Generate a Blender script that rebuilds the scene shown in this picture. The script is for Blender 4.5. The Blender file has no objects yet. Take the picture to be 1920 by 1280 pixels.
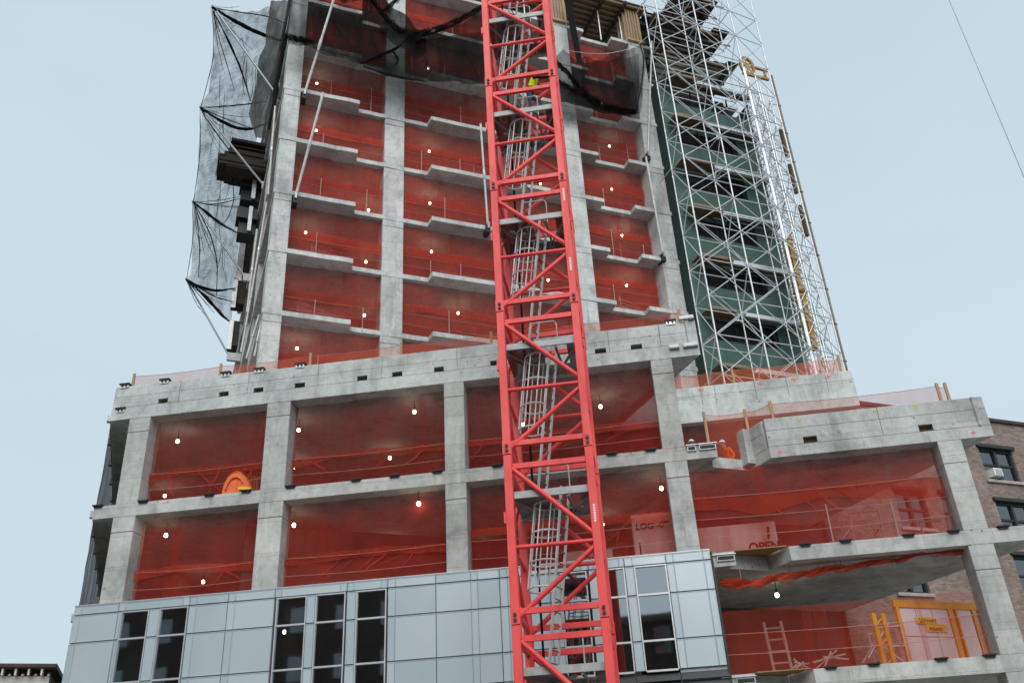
import bpy, math, random
from math import sin, cos, radians, pi, hypot
from mathutils import Vector, Matrix, noise
random.seed(7)
SC = bpy.context.scene
COL = SC.collection

# ------------------------------------------------------------------ camera
FPX, ZX, ZY = 1700.0, 785.0, -2440.0          # focal length in photo pixels, vanishing point of the verticals
CAMZ = 1.6
_up = Vector((ZX - 960, -(ZY - 640), FPX)).normalized()
_fw = (Vector((0, 0, 1)) - _up * _up.z).normalized()
_rt = Vector((_up.y * _fw.z - _up.z * _fw.y, _up.z * _fw.x - _up.x * _fw.z, _up.x * _fw.y - _up.y * _fw.x))
if _rt.x < 0: _rt = -_rt
CX = Vector((_rt.x, _fw.x, _up.x)); CY = Vector((_rt.y, _fw.y, _up.y)); CF = Vector((_rt.z, _fw.z, _up.z))
cam = bpy.data.cameras.new('camera'); camo = bpy.data.objects.new('camera', cam); COL.objects.link(camo)
M = Matrix((CX, CY, -CF)).transposed().to_4x4(); M.translation = (0, 0, CAMZ)
camo.matrix_world = M
cam.sensor_width = 36; cam.lens = 36 * FPX / 1920; cam.clip_end = 3000; cam.clip_start = 0.1
SC.camera = camo

# ------------------------------------------------------------------ sky, sun, exposure
SUN_EL, SUN_AZ = radians(40), radians(178)     # azimuth clockwise from +Y; behind the camera
w = bpy.data.worlds.new('World'); SC.world = w; w.use_nodes = True
nt = w.node_tree; nt.nodes.clear()
out = nt.nodes.new('ShaderNodeOutputWorld'); bg = nt.nodes.new('ShaderNodeBackground')
sky = nt.nodes.new('ShaderNodeTexSky'); sky.sky_type = 'NISHITA'; sky.sun_disc = False
sky.sun_elevation = SUN_EL; sky.sun_rotation = SUN_AZ; sky.air_density = 1.3; sky.dust_density = 3.0
cl = nt.nodes.new('ShaderNodeTexNoise'); cl.inputs['Scale'].default_value = 1.6; cl.inputs['Detail'].default_value = 3
tc = nt.nodes.new('ShaderNodeTexCoord'); mp = nt.nodes.new('ShaderNodeMapping'); mp.inputs['Scale'].default_value = (1, 1, 2.4)
rp = nt.nodes.new('ShaderNodeValToRGB')
rp.color_ramp.elements[0].position = .3; rp.color_ramp.elements[0].color = (3.85, 4.78, 5.42, 1)
rp.color_ramp.elements[1].position = .75; rp.color_ramp.elements[1].color = (4.45, 5.32, 5.8, 1)
mx = nt.nodes.new('ShaderNodeMixRGB'); mx.inputs['Fac'].default_value = .93
nt.links.new(tc.outputs['Generated'], mp.inputs['Vector']); nt.links.new(mp.outputs[0], cl.inputs['Vector'])
nt.links.new(cl.outputs['Fac'], rp.inputs['Fac']); nt.links.new(sky.outputs[0], mx.inputs['Color1'])
nt.links.new(rp.outputs[0], mx.inputs['Color2']); nt.links.new(mx.outputs[0], bg.inputs['Color'])
bg.inputs['Strength'].default_value = .1
nt.links.new(bg.outputs[0], out.inputs[0])
sl = bpy.data.lights.new('sun', 'SUN'); sl.energy = 1.5; sl.angle = radians(50); sl.color = (1, .97, .93)
so = bpy.data.objects.new('sun', sl); COL.objects.link(so)
sdir = Vector((sin(SUN_AZ) * cos(SUN_EL), cos(SUN_AZ) * cos(SUN_EL), sin(SUN_EL)))
so.rotation_euler = sdir.to_track_quat('Z', 'Y').to_euler(); so.location = (0, -30, 60)
SC.view_settings.view_transform = 'Standard'; SC.view_settings.look = 'None'
SC.view_settings.gamma = 1; SC.view_settings.exposure = 0.55; SC.view_settings.use_curve_mapping = False
SC.cycles.transparent_max_bounces = 16
SC.cycles.max_bounces = 7

# ------------------------------------------------------------------ frames of the place
class Frame:
    """a: along the facade to the right, d: into the building, z: up"""
    def __init__(s, dist, naz):
        n = radians(naz); s.n = Vector((sin(n), cos(n), 0)); s.e = Vector((cos(n), -sin(n), 0)); s.o = s.n * dist
    def p(s, a, d, z): return s.o + s.e * a + s.n * d + Vector((0, 0, z))
    def ad(s, P): q = Vector((P[0], P[1], 0)) - s.o; return q.dot(s.e), q.dot(s.n)
POD = Frame(26, 7)         # podium street front
TOW = Frame(32, -22)       # tower front (street grid)
CRN = Frame(20.5, 7.5)     # crane front face
WLD = Frame(0, 0)
def ray(px, py): return (CX * (px - 960) - CY * (py - 640) + CF * FPX)
def on(fr, d, px, py):
    """where the sight line of a photo pixel meets the facade-parallel plane at depth d: (a, z)"""
    v = ray(px, py); t = (fr.o + fr.n * d).dot(fr.n) / v.dot(fr.n); P = v * t
    return P.dot(fr.e), P.z + CAMZ
def onp(fr, d, px, py):
    a, z = on(fr, d, px, py); return fr.p(a, d, z)
def atz(px, py, z):
    v = ray(px, py); t = (z - CAMZ) / v.z; P = v * t; return Vector((P.x, P.y, z))

# ------------------------------------------------------------------ mesh helpers
class MB:
    def __init__(s): s.v = []; s.f = []
    def add(s, vs, fs):
        o = len(s.v); s.v += [Vector(v) for v in vs]; s.f += [tuple(i + o for i in f) for f in fs]; return s
    def box(s, fr, a0, a1, d0, d1, z0, z1):
        P = [fr.p(a, d, z) for z in (z0, z1) for a, d in ((a0, d0), (a1, d0), (a1, d1), (a0, d1))]
        return s.add(P, [(3, 2, 1, 0), (4, 5, 6, 7), (0, 1, 5, 4), (1, 2, 6, 5), (2, 3, 7, 6), (3, 0, 4, 7)])
    def bevbox(s, fr, a0, a1, d0, d1, z0, z1, b=.012):
        """box whose front edges (towards d0) are chamfered"""
        P = [fr.p(a0 + b, d0, z0 + b), fr.p(a1 - b, d0, z0 + b), fr.p(a1 - b, d0, z1 - b), fr.p(a0 + b, d0, z1 - b),
             fr.p(a0, d0 + b, z0), fr.p(a1, d0 + b, z0), fr.p(a1, d0 + b, z1), fr.p(a0, d0 + b, z1),
             fr.p(a0, d1, z0), fr.p(a1, d1, z0), fr.p(a1, d1, z1), fr.p(a0, d1, z1)]
        return s.add(P, [(0, 1, 2, 3), (0, 4, 5, 1), (1, 5, 6, 2), (2, 6, 7, 3), (3, 7, 4, 0),
                         (4, 8, 9, 5), (5, 9, 10, 6), (6, 10, 11, 7), (7, 11, 8, 4), (11, 10, 9, 8)])
    def beam(s, p, q, w, h=None, up=Vector((0, 0, 1))):
        p = Vector(p); q = Vector(q); h = h or w; t = (q - p).normalized()
        x = t.cross(up)
        x = x.normalized() if x.length > 1e-4 else Vector((1, 0, 0)); y = x.cross(t).normalized()
        P = [c + x * (i * w / 2) + y * (j * h / 2) for c in (p, q) for i, j in ((-1, -1), (1, -1), (1, 1), (-1, 1))]
        return s.add(P, [(3, 2, 1, 0), (4, 5, 6, 7), (0, 1, 5, 4), (1, 2, 6, 5), (2, 3, 7, 6), (3, 0, 4, 7)])
    def tube(s, pts, r, n=8, cap=True):
        pts = [Vector(p) for p in pts]; rs = r if isinstance(r, (list, tuple)) else [r] * len(pts)
        o = len(s.v); prev = None
        for i, p in enumerate(pts):
            t = (pts[min(i + 1, len(pts) - 1)] - pts[max(i - 1, 0)])
            t = t.normalized() if t.length > 1e-9 else Vector((0, 0, 1))
            if prev is None:
                x = t.cross(Vector((0, 0, 1)));
                if x.length < 1e-3: x = t.cross(Vector((1, 0, 0)))
            else: x = prev - t * prev.dot(t)
            x.normalize(); prev = x; y = t.cross(x)
            for k in range(n):
                a = 2 * pi * k / n; s.v.append(p + (x * cos(a) + y * sin(a)) * rs[i])
        for i in range(len(pts) - 1):
            for k in range(n):
                a = o + i * n + k; b = o + i * n + (k + 1) % n; s.f.append((a, b, b + n, a + n))
        if cap:
            s.f.append(tuple(o + k for k in reversed(range(n)))); s.f.append(tuple(o + (len(pts) - 1) * n + k for k in range(n)))
        return s
    def prism(s, poly, z0, z1):
        n = len(poly); o = len(s.v)
        s.v += [Vector((p[0], p[1], z0)) for p in poly] + [Vector((p[0], p[1], z1)) for p in poly]
        s.f.append(tuple(o + i for i in reversed(range(n)))); s.f.append(tuple(o + n + i for i in range(n)))
        for i in range(n):
            j = (i + 1) % n; s.f.append((o + i, o + j, o + n + j, o + n + i))
        return s
    def grid(s, rows):
        o = len(s.v); nr = len(rows); nc = len(rows[0])
        for r in rows: s.v += [Vector(p) for p in r]
        for i in range(nr - 1):
            for j in range(nc - 1):
                a = o + i * nc + j; s.f.append((a, a + 1, a + nc + 1, a + nc))
        return s
    def ball(s, c, r, n=12, m=8, sz=1.0):
        rows = []
        for i in range(m + 1):
            th = pi * i / m
            rows.append([Vector(c) + Vector((sin(th) * cos(2 * pi * k / n) * r, sin(th) * sin(2 * pi * k / n) * r, cos(th) * r * sz)) for k in range(n + 1)])
        return s.grid(rows)
    def build(s, name, mat, parent=None, smooth=False):
        base = ROOT.get(parent, Vector((0, 0, 0))) if parent else Vector((0, 0, 0))
        me = bpy.data.meshes.new(name)
        me.from_pydata([tuple(v - base) for v in s.v], [], s.f)
        if smooth: me.polygons.foreach_set('use_smooth', [True] * len(me.polygons))
        me.materials.append(MAT[mat] if isinstance(mat, str) else mat)
        me.validate(); me.update()
        o = bpy.data.objects.new(name, me); COL.objects.link(o)
        if parent: o.parent = parent; ROOT[o] = base
        return o
ROOT = {}
def thing(name, label, cat, base, group=None):
    o = bpy.data.objects.new(name, None); COL.objects.link(o); o.location = base; o.empty_display_size = .2
    o['label'] = label; o['category'] = cat
    if group: o['group'] = group
    ROOT[o] = Vector(base); return o
def tag(o, label, cat, group=None):
    o['label'] = label; o['category'] = cat
    if group: o['group'] = group
    return o
def struct(o): o['kind'] = 'structure'; return o
_unit = {}
def rod(name, p, q, r, mat, parent, n=8):
    """straight tube; alike tubes share one unit-cylinder mesh"""
    key = (mat, n)
    if key not in _unit:
        m = MB().tube([(0, 0, 0), (0, 0, 1)], 1, n); me = bpy.data.meshes.new('tube_' + mat)
        me.from_pydata([tuple(v) for v in m.v], [], m.f); me.materials.append(MAT[mat])
        me.polygons.foreach_set('use_smooth', [len(f) == 4 for f in m.f]); me.update(); _unit[key] = me
    p = Vector(p); q = Vector(q); t = q - p
    o = bpy.data.objects.new(name, _unit[key]); COL.objects.link(o)
    base = ROOT[parent] if parent else Vector((0, 0, 0))
    mt = t.to_track_quat('Z', 'Y').to_matrix().to_4x4() @ Matrix.Diagonal((r, r, t.length, 1)); mt.translation = p - base
    if parent: o.parent = parent; ROOT[o] = base
    o.matrix_basis = mt
    return o
def text_part(name, body, P, ex, ez, size, mat, parent, shear=0.0, off=None, bold=0.0):
    """flat lettering: mesh made from a text curve, lying in the plane ex/ez at P"""
    cu = bpy.data.curves.new(name, 'FONT'); cu.body = body; cu.size = size; cu.extrude = .002; cu.shear = shear; cu.offset = bold
    to = bpy.data.objects.new(name, cu); COL.objects.link(to)
    dg = bpy.context.evaluated_depsgraph_get(); dg.update()
    me = bpy.data.meshes.new_from_object(to.evaluated_get(dg)); bpy.data.objects.remove(to)
    ex = Vector(ex).normalized(); ez = Vector(ez).normalized(); nn = ex.cross(ez)
    base = ROOT[parent]
    for v in me.vertices:
        c = v.co.copy(); v.co = Vector(P) + ex * c.x + ez * c.y + nn * c.z - base
    me.materials.clear(); me.materials.append(MAT[mat]); me.update()
    o = bpy.data.objects.new(name, me); COL.objects.link(o); o.parent = parent; ROOT[o] = base
    return o

# ------------------------------------------------------------------ materials
MAT = {}
def newmat(name):
    m = bpy.data.materials.new(name); m.use_nodes = True; t = m.node_tree; t.nodes.clear()
    o = t.nodes.new('ShaderNodeOutputMaterial'); MAT[name] = m; return m, t, o
def N(t, k, **kw):
    n = t.nodes.new(k)
    for a, b in kw.items():
        if a in n.inputs: n.inputs[a].default_value = b
        else: setattr(n, a, b)
    return n
def pos(t, scale=(1, 1, 1)):
    g = N(t, 'ShaderNodeNewGeometry'); m = N(t, 'ShaderNodeMapping'); m.inputs['Scale'].default_value = scale
    t.links.new(g.outputs['Position'], m.inputs['Vector']); return m.outputs[0]
def ramp(t, fac, stops):
    r = N(t, 'ShaderNodeValToRGB'); e = r.color_ramp.elements
    while len(e) < len(stops): e.new(.5)
    for i, (p, c) in enumerate(stops): e[i].position = p; e[i].color = tuple(c) + (1,) if len(c) == 3 else c
    t.links.new(fac, r.inputs['Fac']); return r.outputs[0]
def mixc(t, fac, a, b, mode='MIX'):
    m = N(t, 'ShaderNodeMixRGB', blend_type=mode)
    for s, x in (('Fac', fac), ('Color1', a), ('Color2', b)):
        if hasattr(x, 'links'): t.links.new(x, m.inputs[s])
        else: m.inputs[s].default_value = x if not isinstance(x, tuple) or len(x) == 4 else x + (1,)
    return m.outputs[0]
def noi(t, vec, scale, detail=4, rough=.55, dist=0):
    n = N(t, 'ShaderNodeTexNoise'); n.inputs['Scale'].default_value = scale; n.inputs['Detail'].default_value = detail
    n.inputs['Roughness'].default_value = rough; n.inputs['Distortion'].default_value = dist
    t.links.new(vec, n.inputs['Vector']); return n.outputs['Fac']
def principled(t, o, col, rough=.8, metal=0, spec=.3, bump=None, bstr=.2, bdist=.02):
    b = N(t, 'ShaderNodeBsdfPrincipled')
    if hasattr(col, 'links'): t.links.new(col, b.inputs['Base Color'])
    else: b.inputs['Base Color'].default_value = tuple(col) + (1,)
    if hasattr(rough, 'links'): t.links.new(rough, b.inputs['Roughness'])
    else: b.inputs['Roughness'].default_value = rough
    b.inputs['Metallic'].default_value = metal; b.inputs['Specular IOR Level'].default_value = spec
    if bump is not None:
        k = N(t, 'ShaderNodeBump'); k.inputs['Strength'].default_value = bstr; k.inputs['Distance'].default_value = bdist
        t.links.new(bump, k.inputs['Height']); t.links.new(k.outputs[0], b.inputs['Normal'])
    t.links.new(b.outputs[0], o.inputs[0]); return b
def concrete(name, dark, light, streak=.5, tint=(.98, 1.0, .985), holes=True, e=None):
    m, t, o = newmat(name); v = pos(t); e = e or POD.e
    big = noi(t, v, .55, 5, .6, .4); fine = noi(t, v, 6, 5, .7)
    c = ramp(t, big, [(.3, [dark * .88 * x for x in tint]), (.5, [(dark + light) / 2 * x for x in tint]), (.72, [light * x for x in tint])])
    c = mixc(t, .5, c, ramp(t, fine, [(.3, (.62,) * 3), (.6, (1,) * 3)]), 'MULTIPLY')
    md = noi(t, pos(t, (1.6, 1.6, .9)), 1.0, 6, .7, .3); c = mixc(t, .75, c, ramp(t, md, [(.36, (.68, .69, .69)), (.5, (1, 1, 1)), (.66, (1.1, 1.1, 1.09))]), 'MULTIPLY')
    st = noi(t, pos(t, (2.6, 2.6, .16)), 1.0, 4, .6)          # rain streaks run down the faces
    msk = noi(t, pos(t, (.35, .35, .5)), 1.0, 3)
    sm = N(t, 'ShaderNodeMath', operation='MULTIPLY'); t.links.new(ramp(t, st, [(.5, (0, 0, 0)), (.66, (1, 1, 1))]), sm.inputs[0])
    t.links.new(ramp(t, msk, [(.42, (0, 0, 0)), (.62, (1, 1, 1))]), sm.inputs[1])
    sm2 = N(t, 'ShaderNodeMath', operation='MULTIPLY'); t.links.new(sm.outputs[0], sm2.inputs[0]); sm2.inputs[1].default_value = streak
    c = mixc(t, sm2.outputs[0], c, tuple(dark * .52 * x for x in tint))
    rs = noi(t, pos(t, (1.9, 1.9, .12)), 1.0, 3, .5); c = mixc(t, ramp(t, rs, [(.63, (0, 0, 0)), (.72, (.22 * streak,) * 3)]), c, (.30, .20, .13))
    fl_ = N(t, 'ShaderNodeTexWave', wave_type='BANDS', bands_direction='Z', wave_profile='SAW'); fl_.inputs['Scale'].default_value = .262; t.links.new(v, fl_.inputs['Vector'])
    c = mixc(t, ramp(t, fl_.outputs['Fac'], [(.012, (.35,) * 3), (.02, (0, 0, 0))]), c, (.2, .2, .195))
    sx = N(t, 'ShaderNodeVectorMath', operation='DOT_PRODUCT'); sx.inputs[1].default_value = (e.x + .41 * e.y, e.y - .41 * e.x, 0); t.links.new(v, sx.inputs[0])
    sz_ = N(t, 'ShaderNodeSeparateXYZ'); t.links.new(v, sz_.inputs[0]); cb = N(t, 'ShaderNodeCombineXYZ'); t.links.new(sx.outputs['Value'], cb.inputs[0]); t.links.new(sz_.outputs['Z'], cb.inputs[1])
    bk = N(t, 'ShaderNodeTexBrick'); bk.inputs['Scale'].default_value = 1; bk.inputs['Brick Width'].default_value = 1.83; bk.inputs['Row Height'].default_value = .97; bk.inputs['Mortar Size'].default_value = .008
    bk.inputs['Color1'].default_value = (.87, .875, .87, 1); bk.inputs['Color2'].default_value = (1.07, 1.07, 1.06, 1); bk.inputs['Mortar'].default_value = (.6, .6, .6, 1); t.links.new(cb.outputs[0], bk.inputs['Vector'])
    c = mixc(t, .75, c, bk.outputs['Color'], 'MULTIPLY')
    # pale lime runs
    lm = noi(t, pos(t, (3.4, 3.4, .22)), 1.3, 3); c = mixc(t, ramp(t, lm, [(.64, (0, 0, 0)), (.75, (.4 * streak,) * 3)]), c, (.62, .63, .61))
    if holes:                                                    # form-tie holes and bug holes
        vo = N(t, 'ShaderNodeTexVoronoi'); vo.inputs['Scale'].default_value = 2.1; t.links.new(v, vo.inputs['Vector'])
        c = mixc(t, ramp(t, vo.outputs['Distance'], [(.05, (.75,) * 3), (.085, (0, 0, 0))]), c, (.12, .12, .115))
    principled(t, o, c, .88, 0, .2, fine, .25, .01)
concrete('concrete', .44, .60, .45, (.985, 1.0, .97))
concrete('concrete_wet', .40, .62, .8)
concrete('concrete_tower', .52, .71, .5, (.985, 1.0, .985), True, TOW.e)
concrete('concrete_parapet', .53, .70, .5, (.945, 1.0, .98))
concrete('concrete_soffit', .27, .38, .15, (1, .97, .93), False)
def plain(name, col, rough=.6, metal=0, spec=.4, var=.18, scale=3.0, bstr=.08):
    m, t, o = newmat(name); v = pos(t); n = noi(t, v, scale, 5, .65)
    c = mixc(t, 1.0, tuple(col), ramp(t, n, [(.3, (1 - var,) * 3), (.7, (1 + var * .5,) * 3)]), 'MULTIPLY')
    principled(t, o, c, rough, metal, spec, noi(t, v, scale * 6, 3), bstr, .004); return m
def crane_paint():
    m, t, o = newmat('crane_red'); v = pos(t)
    fade = noi(t, pos(t, (.8, .8, .35)), 1.0, 4, .6); c = ramp(t, fade, [(.3, (.66, .040, .042)), (.5, (.84, .075, .072)), (.72, (.88, .12, .11))])
    grime = noi(t, pos(t, (5, 5, 1.2)), 1.0, 6, .75); c = mixc(t, ramp(t, grime, [(.56, (0, 0, 0)), (.75, (.55,) * 3)]), c, (.20, .03, .028))
    rust = noi(t, pos(t, (2.2, 2.2, 1.4)), 1.3, 6, .8, .4); c = mixc(t, ramp(t, rust, [(.62, (0, 0, 0)), (.74, (.5,) * 3)]), c, (.16, .045, .03))
    chip = noi(t, v, 11, 4, .65); c = mixc(t, ramp(t, chip, [(.70, (0, 0, 0)), (.74, (.8,) * 3)]), c, (.30, .24, .22))
    principled(t, o, c, ramp(t, grime, [(.3, (.38,) * 3), (.7, (.62,) * 3)]), 0, .45, chip, .12, .004)
crane_paint()
plain('crane_grey', (.60, .61, .61), .5, .15, .4, .2, 5)
plain('platform_grey', (.38, .39, .39), .55, .2, .4, .25, 5)
plain('crane_deck', (.20, .21, .21), .6, .3, .4, .2, 5)
plain('dark_metal', (.05, .05, .052), .5, .4, .4)
plain('galvanised', (.66, .68, .70), .42, .45, .5, .25, 5)
plain('galv_bright', (.72, .74, .76), .35, .5, .5, .2, 4)
plain('pole_white', (.62, .61, .58), .5, .1, .4, .25, 5)
plain('bracket_steel', (.36, .38, .39), .45, .5, .5, .25, 9)
plain('bracket_dark', (.035, .035, .036), .6, .2, .3)
plain('alu', (.88, .89, .90), .28, .6, .5, .12, 3)
plain('frame_alu', (.60, .62, .64), .35, .4, .5, .08, 3)
plain('black_louvre', (.018, .02, .023), .45, .1, .5, .2, 3)
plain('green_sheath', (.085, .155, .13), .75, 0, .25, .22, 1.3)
plain('green_shaded', (.028, .052, .046), .8, 0, .2, .25, 2)  # sheathing green made darker: shade of the side returns put into the colour
plain('opening_shade', (.035, .032, .03), .9, 0, .1, .3, 2)
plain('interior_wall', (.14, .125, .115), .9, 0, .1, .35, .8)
plain('yellow_steel', (.50, .27, .035), .55, .1, .4, .35, 4)
plain('gate_yellow', (.80, .40, .05), .5, 0, .4, .15, 3)
plain('gate_white', (.74, .72, .74), .6, 0, .3, .1, 2)
plain('sign_yellow', (.85, .55, .06), .55, 0, .3, .08, 3)
plain('marker_ink', (.03, .02, .02), .8, 0, .1, .2, 8)
plain('white_ink', (.82, .80, .79), .7, 0, .2, .1, 12)
plain('crate_white', (.78, .74, .70), .75, 0, .2, .12, 1.5)
plain('hopper_orange', (.82, .17, .05), .5, 0, .35, .15, 2.5)
plain('vest', (.62, .95, .03), .7, 0, .2, .1, 8)
plain('denim', (.07, .11, .17), .9, 0, .1, .25, 12)
plain('black_cloth', (.012, .012, .014), .9, 0, .1, .2, 9)
plain('orange_cloth', (.85, .13, .03), .85, 0, .1, .12, 9)
plain('skin', (.45, .25, .17), .6, 0, .3, .08, 9)
plain('helmet_white', (.80, .79, .76), .35, 0, .5, .05, 5)
plain('boot', (.05, .035, .025), .8, 0, .2, .2, 9)
plain('rope_black', (.012, .012, .013), .9, 0, .1, .2, 5)
plain('asphalt', (.05, .05, .052), .95, 0, .2, .3, 1.5)
plain('pavement', (.33, .32, .30), .9, 0, .2, .2, 1.2)
plain('paint_mark', (.75, .74, .70), .8, 0, .2, .2, 2)
plain('old_stone', (.085, .06, .05), .85, 0, .2, .3, 1.2)
plain('frieze_white', (.66, .66, .63), .8, 0, .2, .15, 2)
plain('window_frame_dark', (.028, .03, .03), .5, 0, .4, .2, 4)
plain('stone_sill', (.42, .39, .36), .85, 0, .2, .2, 3)
plain('pink_paint', (.85, .10, .22), .8, 0, .2, .1, 8)
plain('orange_paint', (.85, .20, .10), .8, 0, .2, .1, 8)
plain('yellow_paint', (.62, .60, .08), .8, 0, .2, .1, 8)
def wood(name, a, b, scale=(7, 7, .8)):
    m, t, o = newmat(name); v = pos(t, scale); n = noi(t, v, 1.2, 6, .7, .6)
    c = ramp(t, n, [(.28, a), (.7, b)]); c = mixc(t, .35, c, ramp(t, noi(t, pos(t), .7, 3), [(.35, (.55,) * 3), (.65, (1,) * 3)]), 'MULTIPLY')
    principled(t, o, c, .85, 0, .15, n, .3, .008)
wood('timber', (.34, .20, .10), (.58, .40, .24), (9, 9, .8))
wood('plywood', (.24, .15, .07), (.40, .27, .13), (1.2, 1.2, 6))
wood('timber_dark', (.028, .025, .022), (.085, .074, .064), (1.5, 1.5, 9))
wood('lumber', (.20, .15, .11), (.38, .30, .22), (1.2, 1.2, 8))
wood('plank_brown', (.09, .062, .04), (.20, .135, .08), (1.5, 1.5, 8))
def net(name, col, cover, trans=.35, foldvar=.18, weave=0.0, wscale=3.6):
    """woven mesh: threads cover part of the area, light passes through the holes"""
    m, t, o = newmat(name); v = pos(t)
    tr = N(t, 'ShaderNodeBsdfTransparent'); df = N(t, 'ShaderNodeBsdfDiffuse'); tl = N(t, 'ShaderNodeBsdfTranslucent')
    var = ramp(t, noi(t, v, .9, 4, .6), [(.3, (.82,) * 3), (.7, (1.12,) * 3)])
    c = mixc(t, 1, tuple(col), var, 'MULTIPLY'); oi = N(t, 'ShaderNodeObjectInfo')
    c = mixc(t, 1, c, ramp(t, oi.outputs['Random'], [(0, (.74, .78, .8)), (.5, (1, 1, 1)), (1, (1.16, 1.1, 1.0))]), 'MULTIPLY')
    t.links.new(c, df.inputs[0]); t.links.new(c, tl.inputs[0])
    a = N(t, 'ShaderNodeMixShader'); a.inputs[0].default_value = trans; t.links.new(df.outputs[0], a.inputs[1]); t.links.new(tl.outputs[0], a.inputs[2])
    b = N(t, 'ShaderNodeMixShader'); t.links.new(tr.outputs[0], b.inputs[1]); t.links.new(a.outputs[0], b.inputs[2])
    k = noi(t, pos(t, (2.0, 2.0, .38)), 1.1, 5, .62, .25)
    f = ramp(t, k, [(.3, (max(0, cover - foldvar),) * 3), (.7, (min(1, cover + foldvar),) * 3)])
    if weave:                                   # coarse cords of the netting, a hand's width apart
        for rot in ((0, radians(45), 0), (0, radians(-45), 0)):
            mp_ = N(t, 'ShaderNodeMapping'); mp_.inputs['Rotation'].default_value = rot; g_ = N(t, 'ShaderNodeNewGeometry'); t.links.new(g_.outputs['Position'], mp_.inputs['Vector'])
            wv = N(t, 'ShaderNodeTexWave', wave_type='BANDS', bands_direction='X'); wv.inputs['Scale'].default_value = wscale; wv.inputs['Distortion'].default_value = .15; wv.inputs['Detail'].default_value = 1
            t.links.new(mp_.outputs[0], wv.inputs['Vector'])
            f = mixc(t, 1.0, f, ramp(t, wv.outputs['Fac'], [(.72, (0, 0, 0)), (.95, (weave,) * 3)]), 'ADD')
    t.links.new(f, b.inputs[0]); t.links.new(b.outputs[0], o.inputs[0])
net('net_red', (.46, .05, .038), .43, .32, .09)
net('net_red_dark', (.38, .042, .034), .45, .3, .09)
net('net_tower', (.62, .088, .065), .47, .38, .05)
net('net_band', (.66, .085, .055), .50, .42, .10)
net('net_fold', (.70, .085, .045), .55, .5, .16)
net('net_bright', (.78, .10, .045), .72, .45, .14)
net('net_guard', (.58, .075, .045), .24, .45, .05)
net('net_orange', (.85, .20, .085), .42, .45, .05)
net('net_pink', (.85, .17, .10), .36, .5, .05)
net('net_black', (.026, .028, .03), .42, .25, .24, .10)
net('net_black_front', (.014, .014, .015), .44, .2, .2, .24, 2.6)
net('net_black_dense', (.014, .015, .016), .84, .2, .12)
net('net_tarp', (.17, .165, .155), .88, .3, .1)
net('grating', (.07, .07, .072), .68, .1, .04)
plain('cable', (.50, .24, .20), .5, .3, .4, .3, 6)
plain('post_red', (.45, .25, .22), .6, .2, .3, .2, 6)
def emit(name, col, s):
    m, t, o = newmat(name); e = N(t, 'ShaderNodeEmission'); e.inputs[0].default_value = col + (1,); e.inputs[1].default_value = s
    t.links.new(e.outputs[0], o.inputs[0])
emit('bulb_glow', (1, .84, .60), 26)
def glass(name, tint, rough=.03, refl=.42):
    m, t, o = newmat(name); v = pos(t)
    g = N(t, 'ShaderNodeBsdfGlossy'); g.inputs['Roughness'].default_value = rough; g.inputs[0].default_value = (.8, .85, .88, 1)
    tr = N(t, 'ShaderNodeBsdfTransparent'); tr.inputs[0].default_value = tint + (1,)
    fr = N(t, 'ShaderNodeFresnel'); fr.inputs[0].default_value = 1.75
    bp = N(t, 'ShaderNodeBump'); bp.inputs['Strength'].default_value = .05; bp.inputs['Distance'].default_value = .02
    t.links.new(noi(t, v, .8, 2), bp.inputs['Height']); t.links.new(bp.outputs[0], g.inputs['Normal'])
    mxf = N(t, 'ShaderNodeMath', operation='MAXIMUM'); t.links.new(fr.outputs[0], mxf.inputs[0]); mxf.inputs[1].default_value = refl
    x = N(t, 'ShaderNodeMixShader'); t.links.new(mxf.outputs[0], x.inputs[0]); t.links.new(tr.outputs[0], x.inputs[1]); t.links.new(g.outputs[0], x.inputs[2])
    t.links.new(x.outputs[0], o.inputs[0])
glass('glass', (.42, .46, .47))
glass('old_glass', (.5, .5, .5), .05, .22)
def panel_metal():
    m, t, o = newmat('panel'); v = pos(t); oi = N(t, 'ShaderNodeObjectInfo')
    c = ramp(t, oi.outputs['Random'], [(0, (.44, .54, .585)), (.5, (.50, .59, .63)), (1, (.56, .64, .67))])
    n = noi(t, pos(t, (.5, .5, .25)), .9, 3); c = mixc(t, 1, c, ramp(t, n, [(.3, (.9,) * 3), (.7, (1.04,) * 3)]), 'MULTIPLY')
    principled(t, o, c, .30, .18, .5, noi(t, pos(t, (.6, .6, .4)), 1.0, 2), .06, .03)
panel_metal()
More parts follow.
